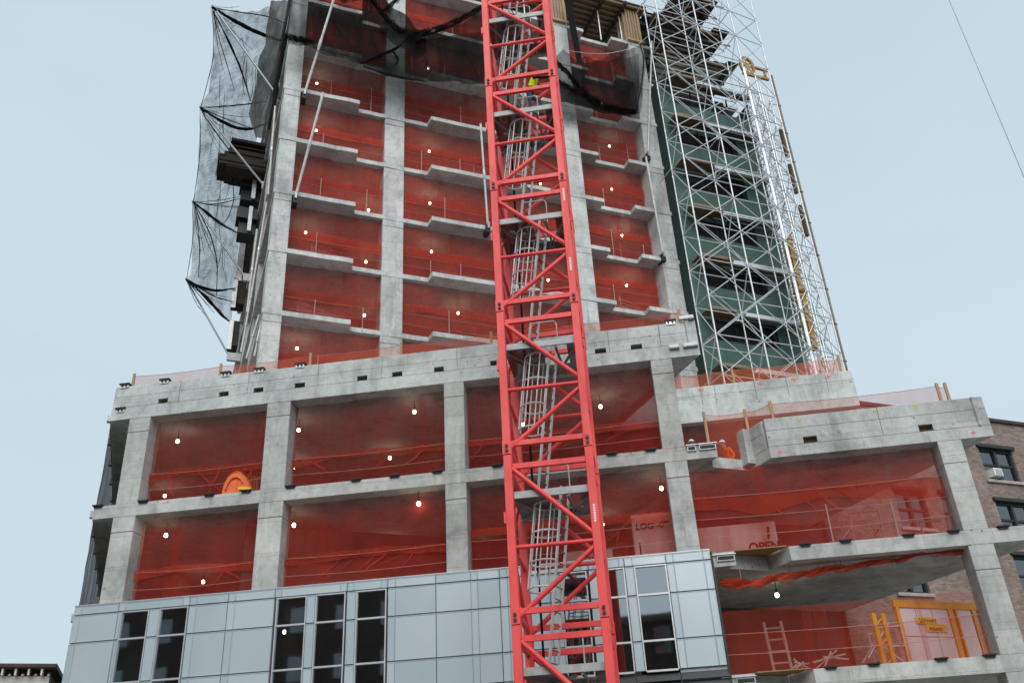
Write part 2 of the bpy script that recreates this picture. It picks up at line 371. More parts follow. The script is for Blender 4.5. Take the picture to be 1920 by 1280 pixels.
def brick_mat():
    m, t, o = newmat('brick_wall'); g = N(t, 'ShaderNodeNewGeometry')
    # course coordinates: along the wall and up
    sx = N(t, 'ShaderNodeVectorMath', operation='DOT_PRODUCT'); sx.inputs[1].default_value = tuple(TOW.e); t.links.new(g.outputs['Position'], sx.inputs[0])
    sz = N(t, 'ShaderNodeSeparateXYZ'); t.links.new(g.outputs['Position'], sz.inputs[0])
    cb = N(t, 'ShaderNodeCombineXYZ'); t.links.new(sx.outputs['Value'], cb.inputs[0]); t.links.new(sz.outputs['Z'], cb.inputs[1])
    b = N(t, 'ShaderNodeTexBrick'); b.inputs['Scale'].default_value = 1; b.inputs['Brick Width'].default_value = .22; b.inputs['Row Height'].default_value = .075
    b.inputs['Mortar Size'].default_value = .011; b.inputs['Color1'].default_value = (.19, .135, .115, 1); b.inputs['Color2'].default_value = (.29, .22, .19, 1)
    b.inputs['Mortar'].default_value = (.27, .235, .21, 1); t.links.new(cb.outputs[0], b.inputs['Vector'])
    n = noi(t, pos(t), .8, 5, .7); c = mixc(t, 1, b.outputs['Color'], ramp(t, n, [(.3, (.72,) * 3), (.7, (1.2,) * 3)]), 'MULTIPLY')
    c = mixc(t, .5, c, ramp(t, noi(t, pos(t, (1, 1, 3)), 2.5, 3), [(.35, (.7, .68, .66)), (.65, (1.15,) * 3)]), 'MULTIPLY')
    principled(t, o, c, .92, 0, .15, b.outputs['Fac'], -.4, .01)
brick_mat()

# ------------------------------------------------------------------ ground, road, pavement
Z3 = Vector((0, 0, 0))
g = MB().grid([[(-400, -400, -.13), (400, -400, -.13)], [(-400, 400, -.13), (400, 400, -.13)]]).build('ground', 'asphalt'); struct(g)
r = MB().box(POD, -120, 120, -17, -7, -.126, -.122).build('road', 'asphalt'); struct(r)
for k, (d0, d1) in enumerate(((-7, 24), (-30, -17))):
    k_ = MB().box(POD, -120, 120, d0 if k == 0 else d0, d1, -.12, 0).build('pavement', 'pavement'); struct(k_)
for k in range(10):
    struct(MB().box(POD, -42 + 9 * k, -39 + 9 * k, -12.1, -11.95, -.121, -.117).build('lane_marking', 'paint_mark'))

# ------------------------------------------------------------------ the building under construction
BLD = thing('concrete_building', 'unfinished grey concrete building with stepped podium and setback tower behind the red crane', 'building', POD.p(-7, 0, 0))
def q2(P): return (P.x, P.y)
nT = TOW.n
A = POD.p(2.78, 0, 0); AL = POD.p(-17.08, 0, 0); LB = AL + nT * 21
ua, va = TOW.ad(A); VREC = va + .35
B_ = POD.p(4.3, 0, 0); ub, vb = TOW.ad(B_)
A1 = TOW.p(ua, VREC, 0); B1 = TOW.p(ub, VREC, 0)
def podplan(sr, back): 
    R = POD.p(sr, 0, 0)
    return [q2(AL), q2(A), q2(A1), q2(B1), q2(B_), q2(R), q2(R + nT * back), q2(POD.p(2, 19, 0)), q2(LB)]
LEV = [5.2, 8.48, 11.75]
for z, th, sr in ((5.2, .42, 11.3), (8.48, .40, 11.3)):
    MB().prism(podplan(sr, 10.5), z - th, z).build('floor_slab', 'concrete', BLD)
# level 11.75: main part and the slightly lower terrace part on the right
cutL = POD.p(2.3, 6, 0)
MB().prism([q2(AL), q2(A), q2(A1), q2(A1 + nT * 17), q2(LB)], 11.33, 11.75).build('floor_slab', 'concrete', BLD)
MB().prism([q2(A1 + TOW.e * .01), q2(B1), q2(B_), q2(POD.p(10.6, 0, 0)), q2(POD.p(10.6, 0, 0) + nT * 11.5), q2(A1 + nT * 17 + TOW.e * .01)], 11.13, 11.47).build('floor_slab', 'concrete_wet', BLD)
# roof of the podium
t1 = A + nT * 5.72; s1, _d = POD.ad(t1)
MB().prism([q2(AL), q2(A), q2(t1), q2(POD.p(8.54, 5, 0)), q2(POD.p(8.54, 26, 0)), q2(LB)], 14.78, 15.22).build('roof_slab', 'concrete_parapet', BLD)
# columns of the podium: every storey is one pour, with a cap below the slab
PCOL = [(-16.37, -15.62), (-11.5, -10.7), (-5.51, -4.86), (1.2, 1.86)]
def col_lift(fr, a0, a1, d0, d1, z0, z1, mat='concrete', cap=.6):
    MB().bevbox(fr, a0, a1, d0, d1, z0, z1 - cap, .015).build('column', mat, BLD)
    MB().bevbox(fr, a0 - .004, a1 + .004, d0 - .004, d1, z1 - cap + .012, z1 + .002, .015).build('column_cap', mat, BLD)
for i, (a0, a1) in enumerate(PCOL):
    for z0, z1 in ((0, 4.78), (5.2, 8.08), (8.48, 11.33), (11.75, 14.78)):
        col_lift(POD, a0, a1, .012, .72, z0, z1, 'concrete_wet' if i == 3 and z0 < 9 else 'concrete', .52)
    for dd in (7.5, 14):
        MB().box(POD, a0 - dd * .28, a1 - dd * .28, dd, dd + .7, 0, 14.78).build('column', 'concrete', BLD)
for z0, z1 in ((0, 4.78), (5.2, 8.08), (8.48, 11.13)):
    col_lift(POD, 9.02, 9.68, .012, .75, z0, z1, 'concrete', .7)
for k in range(1, 4):                                            # columns along the left side
    P = POD.p(-16.3, .4, 0) + nT * (5.4 * k); u, v = TOW.ad(P)
    for z0, z1 in ((0, 8.08), (8.48, 11.33), (11.75, 14.78)):
        MB().box(TOW, u - .4, u + .4, v - .4, v + .4, z0, z1).build('column', 'concrete', BLD)
# inner core walls
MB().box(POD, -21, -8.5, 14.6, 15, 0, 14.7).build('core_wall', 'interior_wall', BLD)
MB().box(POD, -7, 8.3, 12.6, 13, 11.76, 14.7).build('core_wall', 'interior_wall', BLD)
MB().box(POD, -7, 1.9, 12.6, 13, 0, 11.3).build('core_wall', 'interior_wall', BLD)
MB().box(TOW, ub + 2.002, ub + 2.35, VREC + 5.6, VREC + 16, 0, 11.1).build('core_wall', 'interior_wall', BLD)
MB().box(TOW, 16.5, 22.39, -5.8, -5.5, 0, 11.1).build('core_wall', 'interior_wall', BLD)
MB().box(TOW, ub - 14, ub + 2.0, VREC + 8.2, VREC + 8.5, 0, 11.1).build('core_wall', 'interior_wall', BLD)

# parapets built of cast panels with open joints; pockets are real recesses
def parapet(fr, a0, a1, d, zb, zs, zt, joints, pockets, mat, th=.3, ph=.17):
    cuts = [a0] + [j for j in joints if a0 < j < a1] + [a1]
    for k in range(len(cuts) - 1):
        c0, c1 = cuts[k] + (.006 if k else 0), cuts[k + 1] - (.006 if k < len(cuts) - 2 else 0)
        m = MB(); x = c0; z1 = zb + .012
        for p0, p1 in sorted(pockets):
            if p0 > c0 and p1 < c1:
                m.box(fr, x, p0, d, d + th, z1, z1 + ph); x = p1
        m.box(fr, x, c1, d, d + th, z1, z1 + ph)
        m.bevbox(fr, c0, c1, d, d + th, z1 + ph, zs, .004)
        m.build('parapet_panel', mat, BLD)
        MB().bevbox(fr, c0, c1, d + .006, d + th, zs + .006, zt, .012).build('parapet_panel', mat, BLD)
    for p0, p1 in pockets:
        MB().box(fr, p0 - .002, p1 + .002, d + .2, d + .22, zb + .01, zb + .012 + ph).build('pocket_liner', 'plywood', BLD)
        MB().box(fr, p0 + .02, p1 - .03, d + .01, d + .19, zb + .013, zb + .04).build('pocket_sill', 'timber_dark', BLD)
PK = [(-15.43, -15.08), (-13.26, -12.91), (-12.04, -11.69), (-10.6, -10.24), (-8.44, -8.09), (-7.25, -6.9), (-5.83, -5.5), (-3.95, -3.6), (-2.5, -2.15), (-.52, -.16), (.64, 1.0)]
parapet(POD, -17.05, 2.78, 0, 15.22, 15.63, 16.04, [-14.7, -12.25, -9.8, -7.6, -5.05, -2.5, -.05, 1.6], PK, 'concrete_parapet')
parapet(POD, s1 - .3, 8.54, 5, 15.0, 15.62, 16.0, [3.1, 3.6, 5.05, 6.2, 7.6], [(3.13, 3.5), (5.3, 5.66), (6.5, 6.86), (7.62, 7.98)], 'concrete_parapet')
MB().box(POD, s1 - .3, 8.54, 5.002, 5.3, 14.6, 15.0).build('edge_beam', 'concrete_parapet', BLD)
parapet(POD, 4.3, 10.6, 0, 11.47, 11.98, 12.38, [7.6], [(5.32, 5.72), (7.28, 7.68), (8.62, 9.02)], 'concrete_wet', .3, .2)
# returns of the parapets run along the street grid
uA, vA = TOW.ad(POD.p(2.78, 0, 0)); MB().box(TOW, uA - .3, uA - .003, vA + .1, vA + 5.4, 15.23, 16.03).build('parapet_panel', 'concrete_parapet', BLD)
uR, vR = TOW.ad(POD.p(10.6, 0, 0)); MB().box(TOW, uR - .3, uR - .003, vR + .1, vR + 10, 11.48, 12.37).build('parapet_panel', 'concrete_wet', BLD)
uL, vL = TOW.ad(AL); MB().box(TOW, uL + .01, uL + .3, vL + .1, vL + 18, 15.23, 16.03).build('parapet_panel', 'concrete_parapet', BLD)
MB().box(TOW, ub - .008, ub + .3, vb + .16, VREC - .32, 11.98, 12.372).build('parapet_panel', 'concrete_wet', BLD)
MB().box(TOW, ub - .004, ub + .3, vb + .16, VREC - .32, 11.482, 11.972).build('parapet_panel', 'concrete_wet', BLD)
MB().box(TOW, ub - .25, ub + .3, VREC - .31, VREC + .05, 11.25, 12.36).build('parapet_end', 'concrete_wet', BLD)
# small spray-painted survey marks on the terrace walls
def cross_mark(fr, a, d, z, s, mat):
    MB().box(fr, a - s, a + s, d - .004, d - .001, z - s * .22, z + s * .22).box(fr, a - s * .2, a + s * .2, d - .005, d - .0015, z - s, z + s).build('paint_mark', mat, BLD)
for px, py in ((1314, 731), (1426, 719), (1489, 711), (1552, 706)):
    a, z = on(POD, 5, px, py); cross_mark(POD, a, 5, z, .09, 'orange_paint')
for px, py, mt in ((1640, 769, 'yellow_paint'), (1499, 785, 'yellow_paint'), (1717, 760, 'yellow_paint'), (1462, 847, 'pink_paint'), (1825, 811, 'pink_paint')):
    a, z = on(POD, 0, px, py); cross_mark(POD, a, 0, z, .07, mt)

# steel anchor brackets on parapets and slab edges
def bracket(a, z, w=.3, h=.13):
    b = MB().box(POD, a - w / 2, a + w / 2, -.03, .0, z - h, z).build('anchor_bracket', 'galvanised', BLD)
    m = MB().box(POD, a - w / 2 - .03, a + w / 2 + .03, -.07, .12, z - .005, z + .045)
    for s in (-.22, .22): m.box(POD, a + s * w - .025, a + s * w + .025, -.075, -.03, z - h * .6, z)
    m.build('anchor_bolt', 'bracket_dark', b)
for a, z in ((-16.75, 16.1), (-15.3, 16.1), (-13.1, 16.1), (-11.9, 16.1), (-10.45, 16.1), (2.0, 16.1), (-16.75, 15.18)): bracket(a, z)
for zz in (16.06, 15.06):
    for a, w in ((2.0, .3), (2.52, .46)):
        if zz > 16 and w < .4: continue
        MB().box(POD, a - w / 2, a + w / 2, -.1, 0, zz, zz + .14).box(POD, a - w / 2, a + w / 2, -.12, -.1, zz + .02, zz + .06).build('anchor_channel', 'bracket_steel', BLD)
for z in (11.58, 8.22, 4.95):
    for a, w in ((2.05, .26), (2.52, .5)):
        b = MB().box(POD, a - w / 2, a + w / 2, -.05, -.005, z, z + .17).build('anchor_channel', 'bracket_steel', BLD)
        m = MB().box(POD, a - w / 2 + .03, a + w / 2 - .03, -.056, -.05, z + .03, z + .13)
        for s in (-.25, 0, .25): m.box(POD, a + s * w - .02, a + s * w + .02, -.075, -.05, z + .05, z + .11)
        m.build('anchor_bolt', 'bracket_dark', b)
        MB().box(POD, a - w / 2 - .03, a + w / 2 + .04, -.09, .1, z + .175, z + .19).build('anchor_lip', 'galv_bright', BLD)
CLIPS = [-16.95, -15.4, -13.17, -11.94, -10.48, -8.35, -7.11, -5.75, -3.87, -.34, .84]
for a in CLIPS:
    MB().box(POD, a - .17, a + .17, -.09, .14, 11.752, 11.79).box(POD, a - .13, a + .13, -.05, -.004, 11.7, 11.752).build('slab_clip', 'bracket_dark', BLD)
for z in (8.48, 5.2):
    for a in (4.75, 5.85, 7.55, 8.75, 10.05):
        MB().box(POD, a - .16, a + .16, -.09, .14, z + .002, z + .04).box(POD, a - .12, a + .12, -.05, -.004, z - .05, z + .002).build('slab_clip', 'bracket_dark', BLD)
for k in range(9):                                               # clips that show along the left edge
    for z in (11.6, 15.0, 8.3):
        P = AL + nT * (.4 + k * 2.1); u, v = TOW.ad(P)
        MB().box(TOW, u - .12, u + .02, v - .1, v + .1, z - .1, z + .12).build('slab_clip', 'bracket_steel', BLD)
# plywood catch boards in the recess beside the cladding
for z in (8.42, 5.14):
    MB().prism([q2(POD.p(2.85, .02, 0)), q2(POD.p(4.25, .02, 0)), q2(TOW.p(ub - .05, VREC + .6, 0)), q2(TOW.p(ua, VREC + .9, 0))], z + .07, z + .1).build('catch_board', 'plywood', BLD)

# ------------------------------------------------------------------ cladding of the lower podium
MODS = [(-17.04, -15.59, []), (-15.59, -13.33, [(-15.46, -14.61), (-14.23, -13.37)]), (-13.33, -12.12, []), (-12.12, -10.67, []),
        (-10.67, -8.46, [(-10.59, -9.70), (-9.39, -8.52)]), (-8.46, -7.23, [(-8.16, -7.29)]), (-7.23, -5.80, []), (-5.80, -3.93, []), (-3.93, -2.49, []),
        (-2.49, -1.36, [(-2.16, -1.44)]), (-1.36, -.33, [(-1.02, -.36)]), (-.33, .85, [(-.05, .82)]), (.85, 2.10, [])]
ROWS = [(8.285, 8.54), (7.462, 8.26), (6.222, 7.44), (5.445, 6.2), (4.1, 5.42)]
def cpanel(a0, a1, z0, z1, name='cladding_panel', mat='panel', proud=-.15):
    if a1 - a0 < .05: return
    g = .004
    m = MB(); a0 += g; a1 -= g; z0 += g; z1 -= g; rim = .022
    # tray panel: raised rim and a flat recessed field
    m.bevbox(POD, a0, a1, proud + .012, proud + .08, z0, z1, .004)
    for b0, b1, y0, y1 in ((a0, a1, z0, z0 + rim), (a0, a1, z1 - rim, z1), (a0, a0 + rim, z0 + rim, z1 - rim), (a1 - rim, a1, z0 + rim, z1 - rim)):
        m.bevbox(POD, b0, b1, proud, proud + .012, y0, y1, .004)
    m.build(name, mat, BLD)
for m0, m1, wins in MODS:
    m0 += .007; m1 -= .007
    rows = ROWS if m0 < -1.4 else ROWS[:4]
    for ri, (z0, z1) in enumerate(rows):
        if ri == 0 or not wins:
            L = .22 if m1 - m0 > 1.1 else .16
            if (round(m0 * 7) + (1 if wins else 0)) % 2: cutp = [m0, m0 + L, m1]
            else: cutp = [m0, m0 + L * .9, m1 - L * .9, m1]
            if m1 - m0 > 1.7: cutp = [m0, m0 + 1.02, m0 + 1.22, m1] if not wins else cutp
            for i in range(len(cutp) - 1): cpanel(cutp[i], cutp[i + 1], z0, z1)
        else:
            x = m0
            for w0, w1 in wins:
                cpanel(x, w0 - .03, z0, z1); x = w1 + .03
            cpanel(x, m1, z0, z1)
    if not wins:
        MB().box(POD, m0, m1, -.065, -.02, 4.1, 8.5).build('light_block', 'bracket_steel', BLD)  # added behind the opaque modules to block light
    for wi, (w0, w1) in enumerate(wins):
        zb = 5.44 if m0 > -1.4 else 4.1
        f = MB(); fw = .035
        for b0, b1 in ((w0 - .02, w0 + fw - .02), (w1 - fw + .02, w1 + .02)): f.box(POD, b0, b1, -.15, -.03, zb, 8.262)
        for zc, hh in ((8.245, .035), (7.452, .05), (6.212, .05), (5.43, .05)): f.box(POD, w0 + fw - .02, w1 - fw + .02, -.148, -.032, zc - hh / 2, zc + hh / 2)
        wo = f.build('window', 'frame_alu', BLD)
        for z0, z1 in ((7.477, 8.228), (6.237, 7.427), (5.455, 6.187)) + (((4.1, 5.405),) if zb < 5 else ()):
            MB().box(POD, w0 + fw - .02, w1 - fw + .02, -.09, -.078, z0, z1).build('pane', 'glass', wo)
        # bags of fixings and a ledge left inside
        rr = random.random()
        for s_ in ((w0 + .1), (w1 - .12)):
            MB().ball(POD.p(s_, .05, 6.36 + .05 * random.random()), .05, 8, 6, 2.2).build('sill_bag', 'crate_white', wo, True)
    if wins:
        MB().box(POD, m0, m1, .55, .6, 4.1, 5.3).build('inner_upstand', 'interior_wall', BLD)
# aluminium cap along the top of the cladding, black louvres below its right end
MB().box(POD, -17.04, 2.1, -.155, -.03, 8.545, 8.57).build('cladding_cap', 'frame_alu', BLD)
for a0, a1 in ((-1.33, -.34), (-.32, .84), (.86, 2.12)):
    for k in range(6):
        z = 5.36 - .21 * k
        m = MB(); m.add([POD.p(a0, -.16, z - .2), POD.p(a1, -.16, z - .2), POD.p(a1, -.06, z), POD.p(a0, -.06, z), POD.p(a0, -.04, z - .2), POD.p(a1, -.04, z - .2), POD.p(a1, -.03, z), POD.p(a0, -.03, z)],
              [(0, 1, 2, 3), (4, 7, 6, 5), (0, 4, 5, 1), (3, 2, 6, 7), (0, 3, 7, 4), (1, 5, 6, 2)]); m.build('louvre_slat', 'black_louvre', BLD)
u, v = TOW.ad(POD.p(-17.04, 0, 0)); MB().box(TOW, u - .02, u + .06, v - .05, v + 6, 4.1, 8.54).build('side_cladding', 'panel', BLD)
MB().box(POD, 2.105, 2.16, -.14, .3, 4.1, 8.5).build('side_trim', 'black_louvre', BLD)

# ------------------------------------------------------------------ the tower
FL = [17.6 + 3 * k for k in range(10)]        # 17.6 ... 44.6
TCOL = [(2.4, 3.13, 0.012, 1.0), (7.24, 8.19, .562, 1.5), (16.38, 17.32, .012, .9), (21.2, 22.14, .012, .9)]
EDGE = [(2.36, 0), (5.88, 0), (5.93, .55), (9.32, .55), (9.37, 0), (18.34, 0), (18.36, .55), (20.1, .55), (20.08, 0), (22.3, 0)]
def jag(pts, z):                               # slightly ragged cast edges
    o = []
    for (u0, v0), (u1, v1) in zip(pts[:-1], pts[1:]):
        n = max(1, int(abs(u1 - u0) / .45))
        for i in range(n):
            t = i / n; o.append((u0 + (u1 - u0) * t, v0 + (v1 - v0) * t + (.035 * noise.noise(Vector((u0 + t * 7, z, v0 * 5))) if n > 1 and i else 0)))
    return o + [pts[-1]]
for z in FL[:9]:
    e = jag(EDGE, z) + [(28.0, .15), (28.0, 5), (22, 5.2), (22, 21), (2.36, 21)]
    MB().prism([q2(TOW.p(a, b, 0)) for a, b in e], z - .22, z).build('tower_slab', 'concrete_tower', BLD)
for k, z in enumerate(FL[:8]):
    for a0, a1, d0, d1 in TCOL:
        col_lift(TOW, a0, a1, d0, d1, z, z + 2.78, 'concrete_tower', .02 if k % 2 else .35)
    for vv in (5.6, 11.2, 16.8):
        MB().box(TOW, 2.42, 3.1, vv, vv + .9, z, z + 2.78).build('column', 'concrete_tower', BLD)
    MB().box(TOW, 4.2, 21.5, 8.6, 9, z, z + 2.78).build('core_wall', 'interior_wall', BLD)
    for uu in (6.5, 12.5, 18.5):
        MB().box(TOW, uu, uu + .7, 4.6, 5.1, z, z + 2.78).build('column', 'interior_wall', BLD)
for a0, a1, d0, d1 in TCOL[:2]:
    col_lift(TOW, a0, a1, d0, d1, 41.6, 44.3, 'concrete', .3)

# sheathed wall on the right of the tower: green boards, dark window openings, planks and alu beams
WV = -.6
for k, z in enumerate(FL[:8]):
    zt = z + 2.42; zo = z + 1.3
    if z > 38: continue
    top = min(z + 3.0, 39)
    hi = k == 6
    xs = [22.2, 23.5, 24.72, 25.94, 27.1, 28.2]
    for i in range(5):                          # spandrel boards
        MB().bevbox(TOW, xs[i] + .004, xs[i + 1] - .004, WV, WV + .03, z - .38, zo, .005).build('sheathing_board', 'green_sheath', BLD)
    if k < 7:
        for a0, a1 in ((22.2, 23.1), (26.75, 27.5), (27.5, 28.2)):
            if k == 6 and a0 > 26: continue
            MB().bevbox(TOW, a0 + .004, a1 - .004, WV, WV + .03, zo + .005, z + 2.6, .005).build('sheathing_board', 'green_sheath', BLD)
        MB().box(TOW, 23.1, 26.75, WV + .35, WV + .4, zo, z + 2.6).build('opening_shade_panel', 'opening_shade', BLD)  # dark panel; the shade inside the opening is put into its colour
        for a in (23.12, 24.35, 25.5, 26.72):
            MB().box(TOW, a - .03, a + .03, WV + .02, WV + .1, zo, z + 2.6).build('opening_stud', 'bracket_dark', BLD)
        MB().box(TOW, 23.1, 26.75, WV - .01, WV + .2, zo - .02, zo + .03).build('opening_sill', 'green_shaded', BLD)
    MB().box(TOW, 22.2, 22.23, WV + .03, .0, z - .38, z + 2.6).build('sheathing_return', 'green_shaded', BLD)
    MB().box(TOW, 28.17, 28.2, WV + .03, 3.6, z - .38, z + 2.6).build('sheathing_return', 'green_shaded', BLD)

# ------------------------------------------------------------------ formwork at the top of the tower
FW = thing('formwork_deck', 'raw timber formwork deck on shores at the top right of the tower', 'formwork', TOW.p(20, 2, 41.6))
for i in range(9):
    a0 = 9.5 + i * 1.45
    MB().box(TOW, a0, a0 + 1.44, -.4, 7, 44.42 + .002 * (i % 2), 44.46).build('plywood_sheet', 'plywood', FW)
for i in range(20):
    MB().box(TOW, 9.4, 22.6, -.3 + i * .37, -.2 + i * .37, 44.24, 44.415).build('joist', 'lumber', FW)
for a in (10.3, 12.6, 14.9, 17.9, 19.6, 21.0):
    MB().box(TOW, a, a + .14, -.6, 7, 44.0, 44.235).build('stringer', 'timber_dark', FW)
    for v in (.4, 2.4, 4.4):
        rod('shore', TOW.p(a + .07, v, 41.6), TOW.p(a + .07, v, 44.0), .045, 'galvanised', FW)
def colform(a0, a1, d0, d1, z0, z1, label):
    f = thing('column_form', label, 'formwork', TOW.p((a0 + a1) / 2, d0, z0), 'column forms at the tower top')
    MB().box(TOW, a0, a1, d0, d1, z0, z1).build('form_panel', 'bracket_steel', f)
    n = 5
    for i in range(n):
        a = a0 + (a1 - a0) * (i + .1) / n
        MB().box(TOW, a, a + (a1 - a0) / n * .5, d0 - .09, d0 - .002, z0 + .02, z1).build('batten', 'timber', f)
    for i in range(3):
        d = d0 + .05 + (d1 - d0 - .15) * i / 2; MB().box(TOW, a0 - .09, a0 - .002, d, d + .1, z0 + .02, z1).build('batten', 'timber', f)
        MB().box(TOW, a1 + .002, a1 + .09, d, d + .1, z0 + .02, z1).build('batten', 'timber', f)
    MB().box(TOW, a0 - .14, a1 + .14, d0 - .15, d0 - .095, z0 + .0, z0 + .16).build('waler', 'timber', f)
colform(16.4, 17.3, 0, .85, 41.6, 44.2, 'timber battened column form right of the crane mast')
colform(21.2, 22.1, 0, .85, 41.6, 44.2, 'timber battened column form beside the steel scaffold')
# the ragged formwork platforms behind the scaffold
def platform(label, z, a0, a1, v0, v1, seed):
    rd = random.Random(seed)
    f = thing('formwork_platform', label, 'formwork', TOW.p((a0 + a1) / 2, v0, z), 'timber platforms behind the scaffold')
    n = int((a1 - a0) / .3)
    x = a0
    while x < a1:
        wd = rd.uniform(.5, 1.3); x1 = min(a1, x + wd)
        MB().box(TOW, x, x1 - .01, v0 + rd.uniform(-.2, .25), v1 + rd.uniform(-.3, .6), z + rd.uniform(0, .05), z + .09).build('plank_sheet', 'timber_dark', f); x = x1
    for i in range(9):
        v = v0 + .1 + (v1 - v0 - .1) * i / 8; q = rd.uniform(0, .5)
        MB().box(TOW, a0 - .1, a1 - q, v, v + .09, z - .17, z - .004).build('joist', 'lumber', f)
    for a in (a0 + .4, (a0 + a1) / 2, a1 - .7):
        MB().box(TOW, a, a + .15, v0 - .3, v1, z - .42, z - .175).build('stringer', 'timber_dark', f)
    for i in range(8):
        a = rd.uniform(a0, a1 - 1.2); v = rd.uniform(v0, v1)
        MB().beam(TOW.p(a, v, z - .5), TOW.p(a + rd.uniform(.5, 1.8), v + rd.uniform(-.4, .4), z - .45 - rd.uniform(0, .5)), .05, .09).build('loose_board', 'lumber', f)
platform('ragged dark timber platform with loose boards, upper of two behind scaffold', 44.15, 22.5, 28.2, -.3, 4.6, 3)
platform('dark timber platform just above the topmost green boards', 41.45, 22.6, 28.3, -.35, 3.2, 4)
platform('small timber platform overhead at the very top of the scaffold', 46.9, 25.0, 28.0, -.4, 2.0, 5)

# ------------------------------------------------------------------ red debris nets, one per bay and storey
def wr(P, amp, sc=.9, seed=0):
    return amp * (noise.noise(Vector((P.x * sc + seed, P.y * sc, P.z * sc * .5))) + .5 * noise.noise(Vector((P.x * sc * 2.7 + seed, P.y * 2.7 * sc, P.z * sc * 1.1))))
def sheet(fr, a0, a1, d, z0, z1, amp, nx, nz, seed=0, zfun=None, diag=0):
    rows = []
    for j in range(nz + 1):
        row = []
        for i in range(nx + 1):
            a = a0 + (a1 - a0) * i / nx; t = j / nz
            zt, zb = (zfun(a) if zfun else (z1, z0))
            z = zb + (zt - zb) * t
            P = fr.p(a, d, z); q = Vector((P.x + diag * z, P.y, P.z * (1 if not diag else .3)))
            row.append(P + fr.n * wr(q, amp, .9, seed))
        rows.append(row)
    return rows
ORD = ['first', 'second', 'third', 'fourth', 'fifth', 'sixth', 'seventh', 'eighth']
def debris_net(label, fr, a0, a1, d, z0, z1, group, guard=1.12, fold=.2, seed=0, posts=(), mat='net_red', cables=2, diag=0, band=None):
    T = thing('debris_net', label, 'debris net', fr.p((a0 + a1) / 2, d, z0), group)
    n = max(6, int((a1 - a0) / .35))
    MB().grid(sheet(fr, a0, a1, d, z0, z1, .07, n, 9, seed)).build('net_sheet', mat, T, True)
    if guard:
        s_ = seed * 1.7
        sag = lambda a: .10 * math.sin((a - a0) * 1.1 + s_) * .4 + .04 * noise.noise(Vector((a * 1.3, s_, 0)))
        MB().grid(sheet(fr, a0, a1, d + .1, z0, z0 + guard, .10 + .1 * diag, n * 2, 8, seed + 9, lambda a: (z0 + guard + sag(a), z0), diag)).build('guard_net', 'net_guard', T, True)
        if fold:
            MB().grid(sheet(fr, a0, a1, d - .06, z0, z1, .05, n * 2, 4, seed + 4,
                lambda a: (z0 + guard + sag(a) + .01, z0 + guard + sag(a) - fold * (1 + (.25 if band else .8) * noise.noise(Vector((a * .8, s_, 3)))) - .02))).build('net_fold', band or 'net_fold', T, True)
    rq = random.Random(int(seed * 31 + a0 * 7))
    L_ = a1 - a0; hgt = z1 - z0
    for q in range(rq.randint(1, 2) + (L_ > 6)):            # overlaps where two net widths meet
        x0 = a0 + L_ * rq.uniform(.12, .85); wv_ = rq.uniform(.12, .4); x1 = min(a1 - .02, x0 + wv_); tl_ = rq.uniform(-.15, .15)
        MB().grid([[fr.p(min(a1 - .01, max(a0 + .01, x0 + (x1 - x0) * i / 3 + tl_ * j / 7)), d + .05 + .03 * math.sin(i * 2 + j), z0 + hgt * j / 7) for i in range(4)] for j in range(8)]).build('net_overlap', 'net_guard', T, True)
    for q in range((rq.randint(3, 6) if not band else rq.randint(0, 2)) if fold else 0):        # drag folds down from the cable, their shading put into flat redder strips
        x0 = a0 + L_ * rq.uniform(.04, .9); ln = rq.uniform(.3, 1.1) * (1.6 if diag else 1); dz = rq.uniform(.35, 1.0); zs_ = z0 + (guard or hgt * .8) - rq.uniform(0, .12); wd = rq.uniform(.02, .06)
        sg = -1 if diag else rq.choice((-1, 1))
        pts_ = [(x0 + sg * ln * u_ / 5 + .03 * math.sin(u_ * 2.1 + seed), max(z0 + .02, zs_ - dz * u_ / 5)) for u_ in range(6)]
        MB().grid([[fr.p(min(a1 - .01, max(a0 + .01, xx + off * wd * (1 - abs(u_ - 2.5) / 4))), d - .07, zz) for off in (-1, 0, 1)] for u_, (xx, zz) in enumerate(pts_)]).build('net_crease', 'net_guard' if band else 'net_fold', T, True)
    for c in range(cables):
        zc = z0 + (1.1, .56, 1.75)[c]
        pts = [fr.p(a0 + (a1 - a0) * i / 8, d - .1, zc - .05 * math.sin(pi * i / 8) + .012 * noise.noise(Vector((i, seed, c)))) for i in range(9)]
        MB().tube(pts, .009, 5).build('guard_cable', 'cable', T)
    for a, h in posts:
        MB().tube([fr.p(a, d - .14, z0), fr.p(a + .01, d - .14, z0 + h)], .022, 6).build('guard_post', 'post_red', T)
    return T
GP = 'red debris nets in the podium bays'; GT = 'red debris nets in the tower bays'
bays = [(-15.62, -11.5, 'left'), (-10.7, -5.51, 'middle'), (-4.86, 1.2, 'right')]
for k, (z0, z1, nm) in enumerate(((8.48, 11.32, 'podium storey just above the cladding'), (11.75, 14.77, 'podium storey below the long parapet'))):
    for i, (a0, a1, b) in enumerate(bays):
        debris_net('red debris net in the %s bay of the %s' % (b, nm), POD, a0 + .01, a1 - .01, .52, z0, z1, GP, 1.5 if i == 2 and k == 0 else 1.16, .22, 3 * i + 11 * k, (), 'net_red_dark' if k else 'net_red', 2, 1.0 if (i == 1 and k == 0) or (i == 2 and k == 1) else 0)
debris_net('wide red debris net between two columns right of the white crates', POD, 1.88, 9.0, .5, 8.49, 11.12, GP, 1.75, .42, 5, ((5.6, 1.2), (7.4, 1.1)), 'net_red', 3)
debris_net('red net low across the bottom right opening before the yellow gate', POD, 2.2, 9.0, .5, 5.21, 6.95, GP, 1.1, 0, 8, (), 'net_guard', 2)
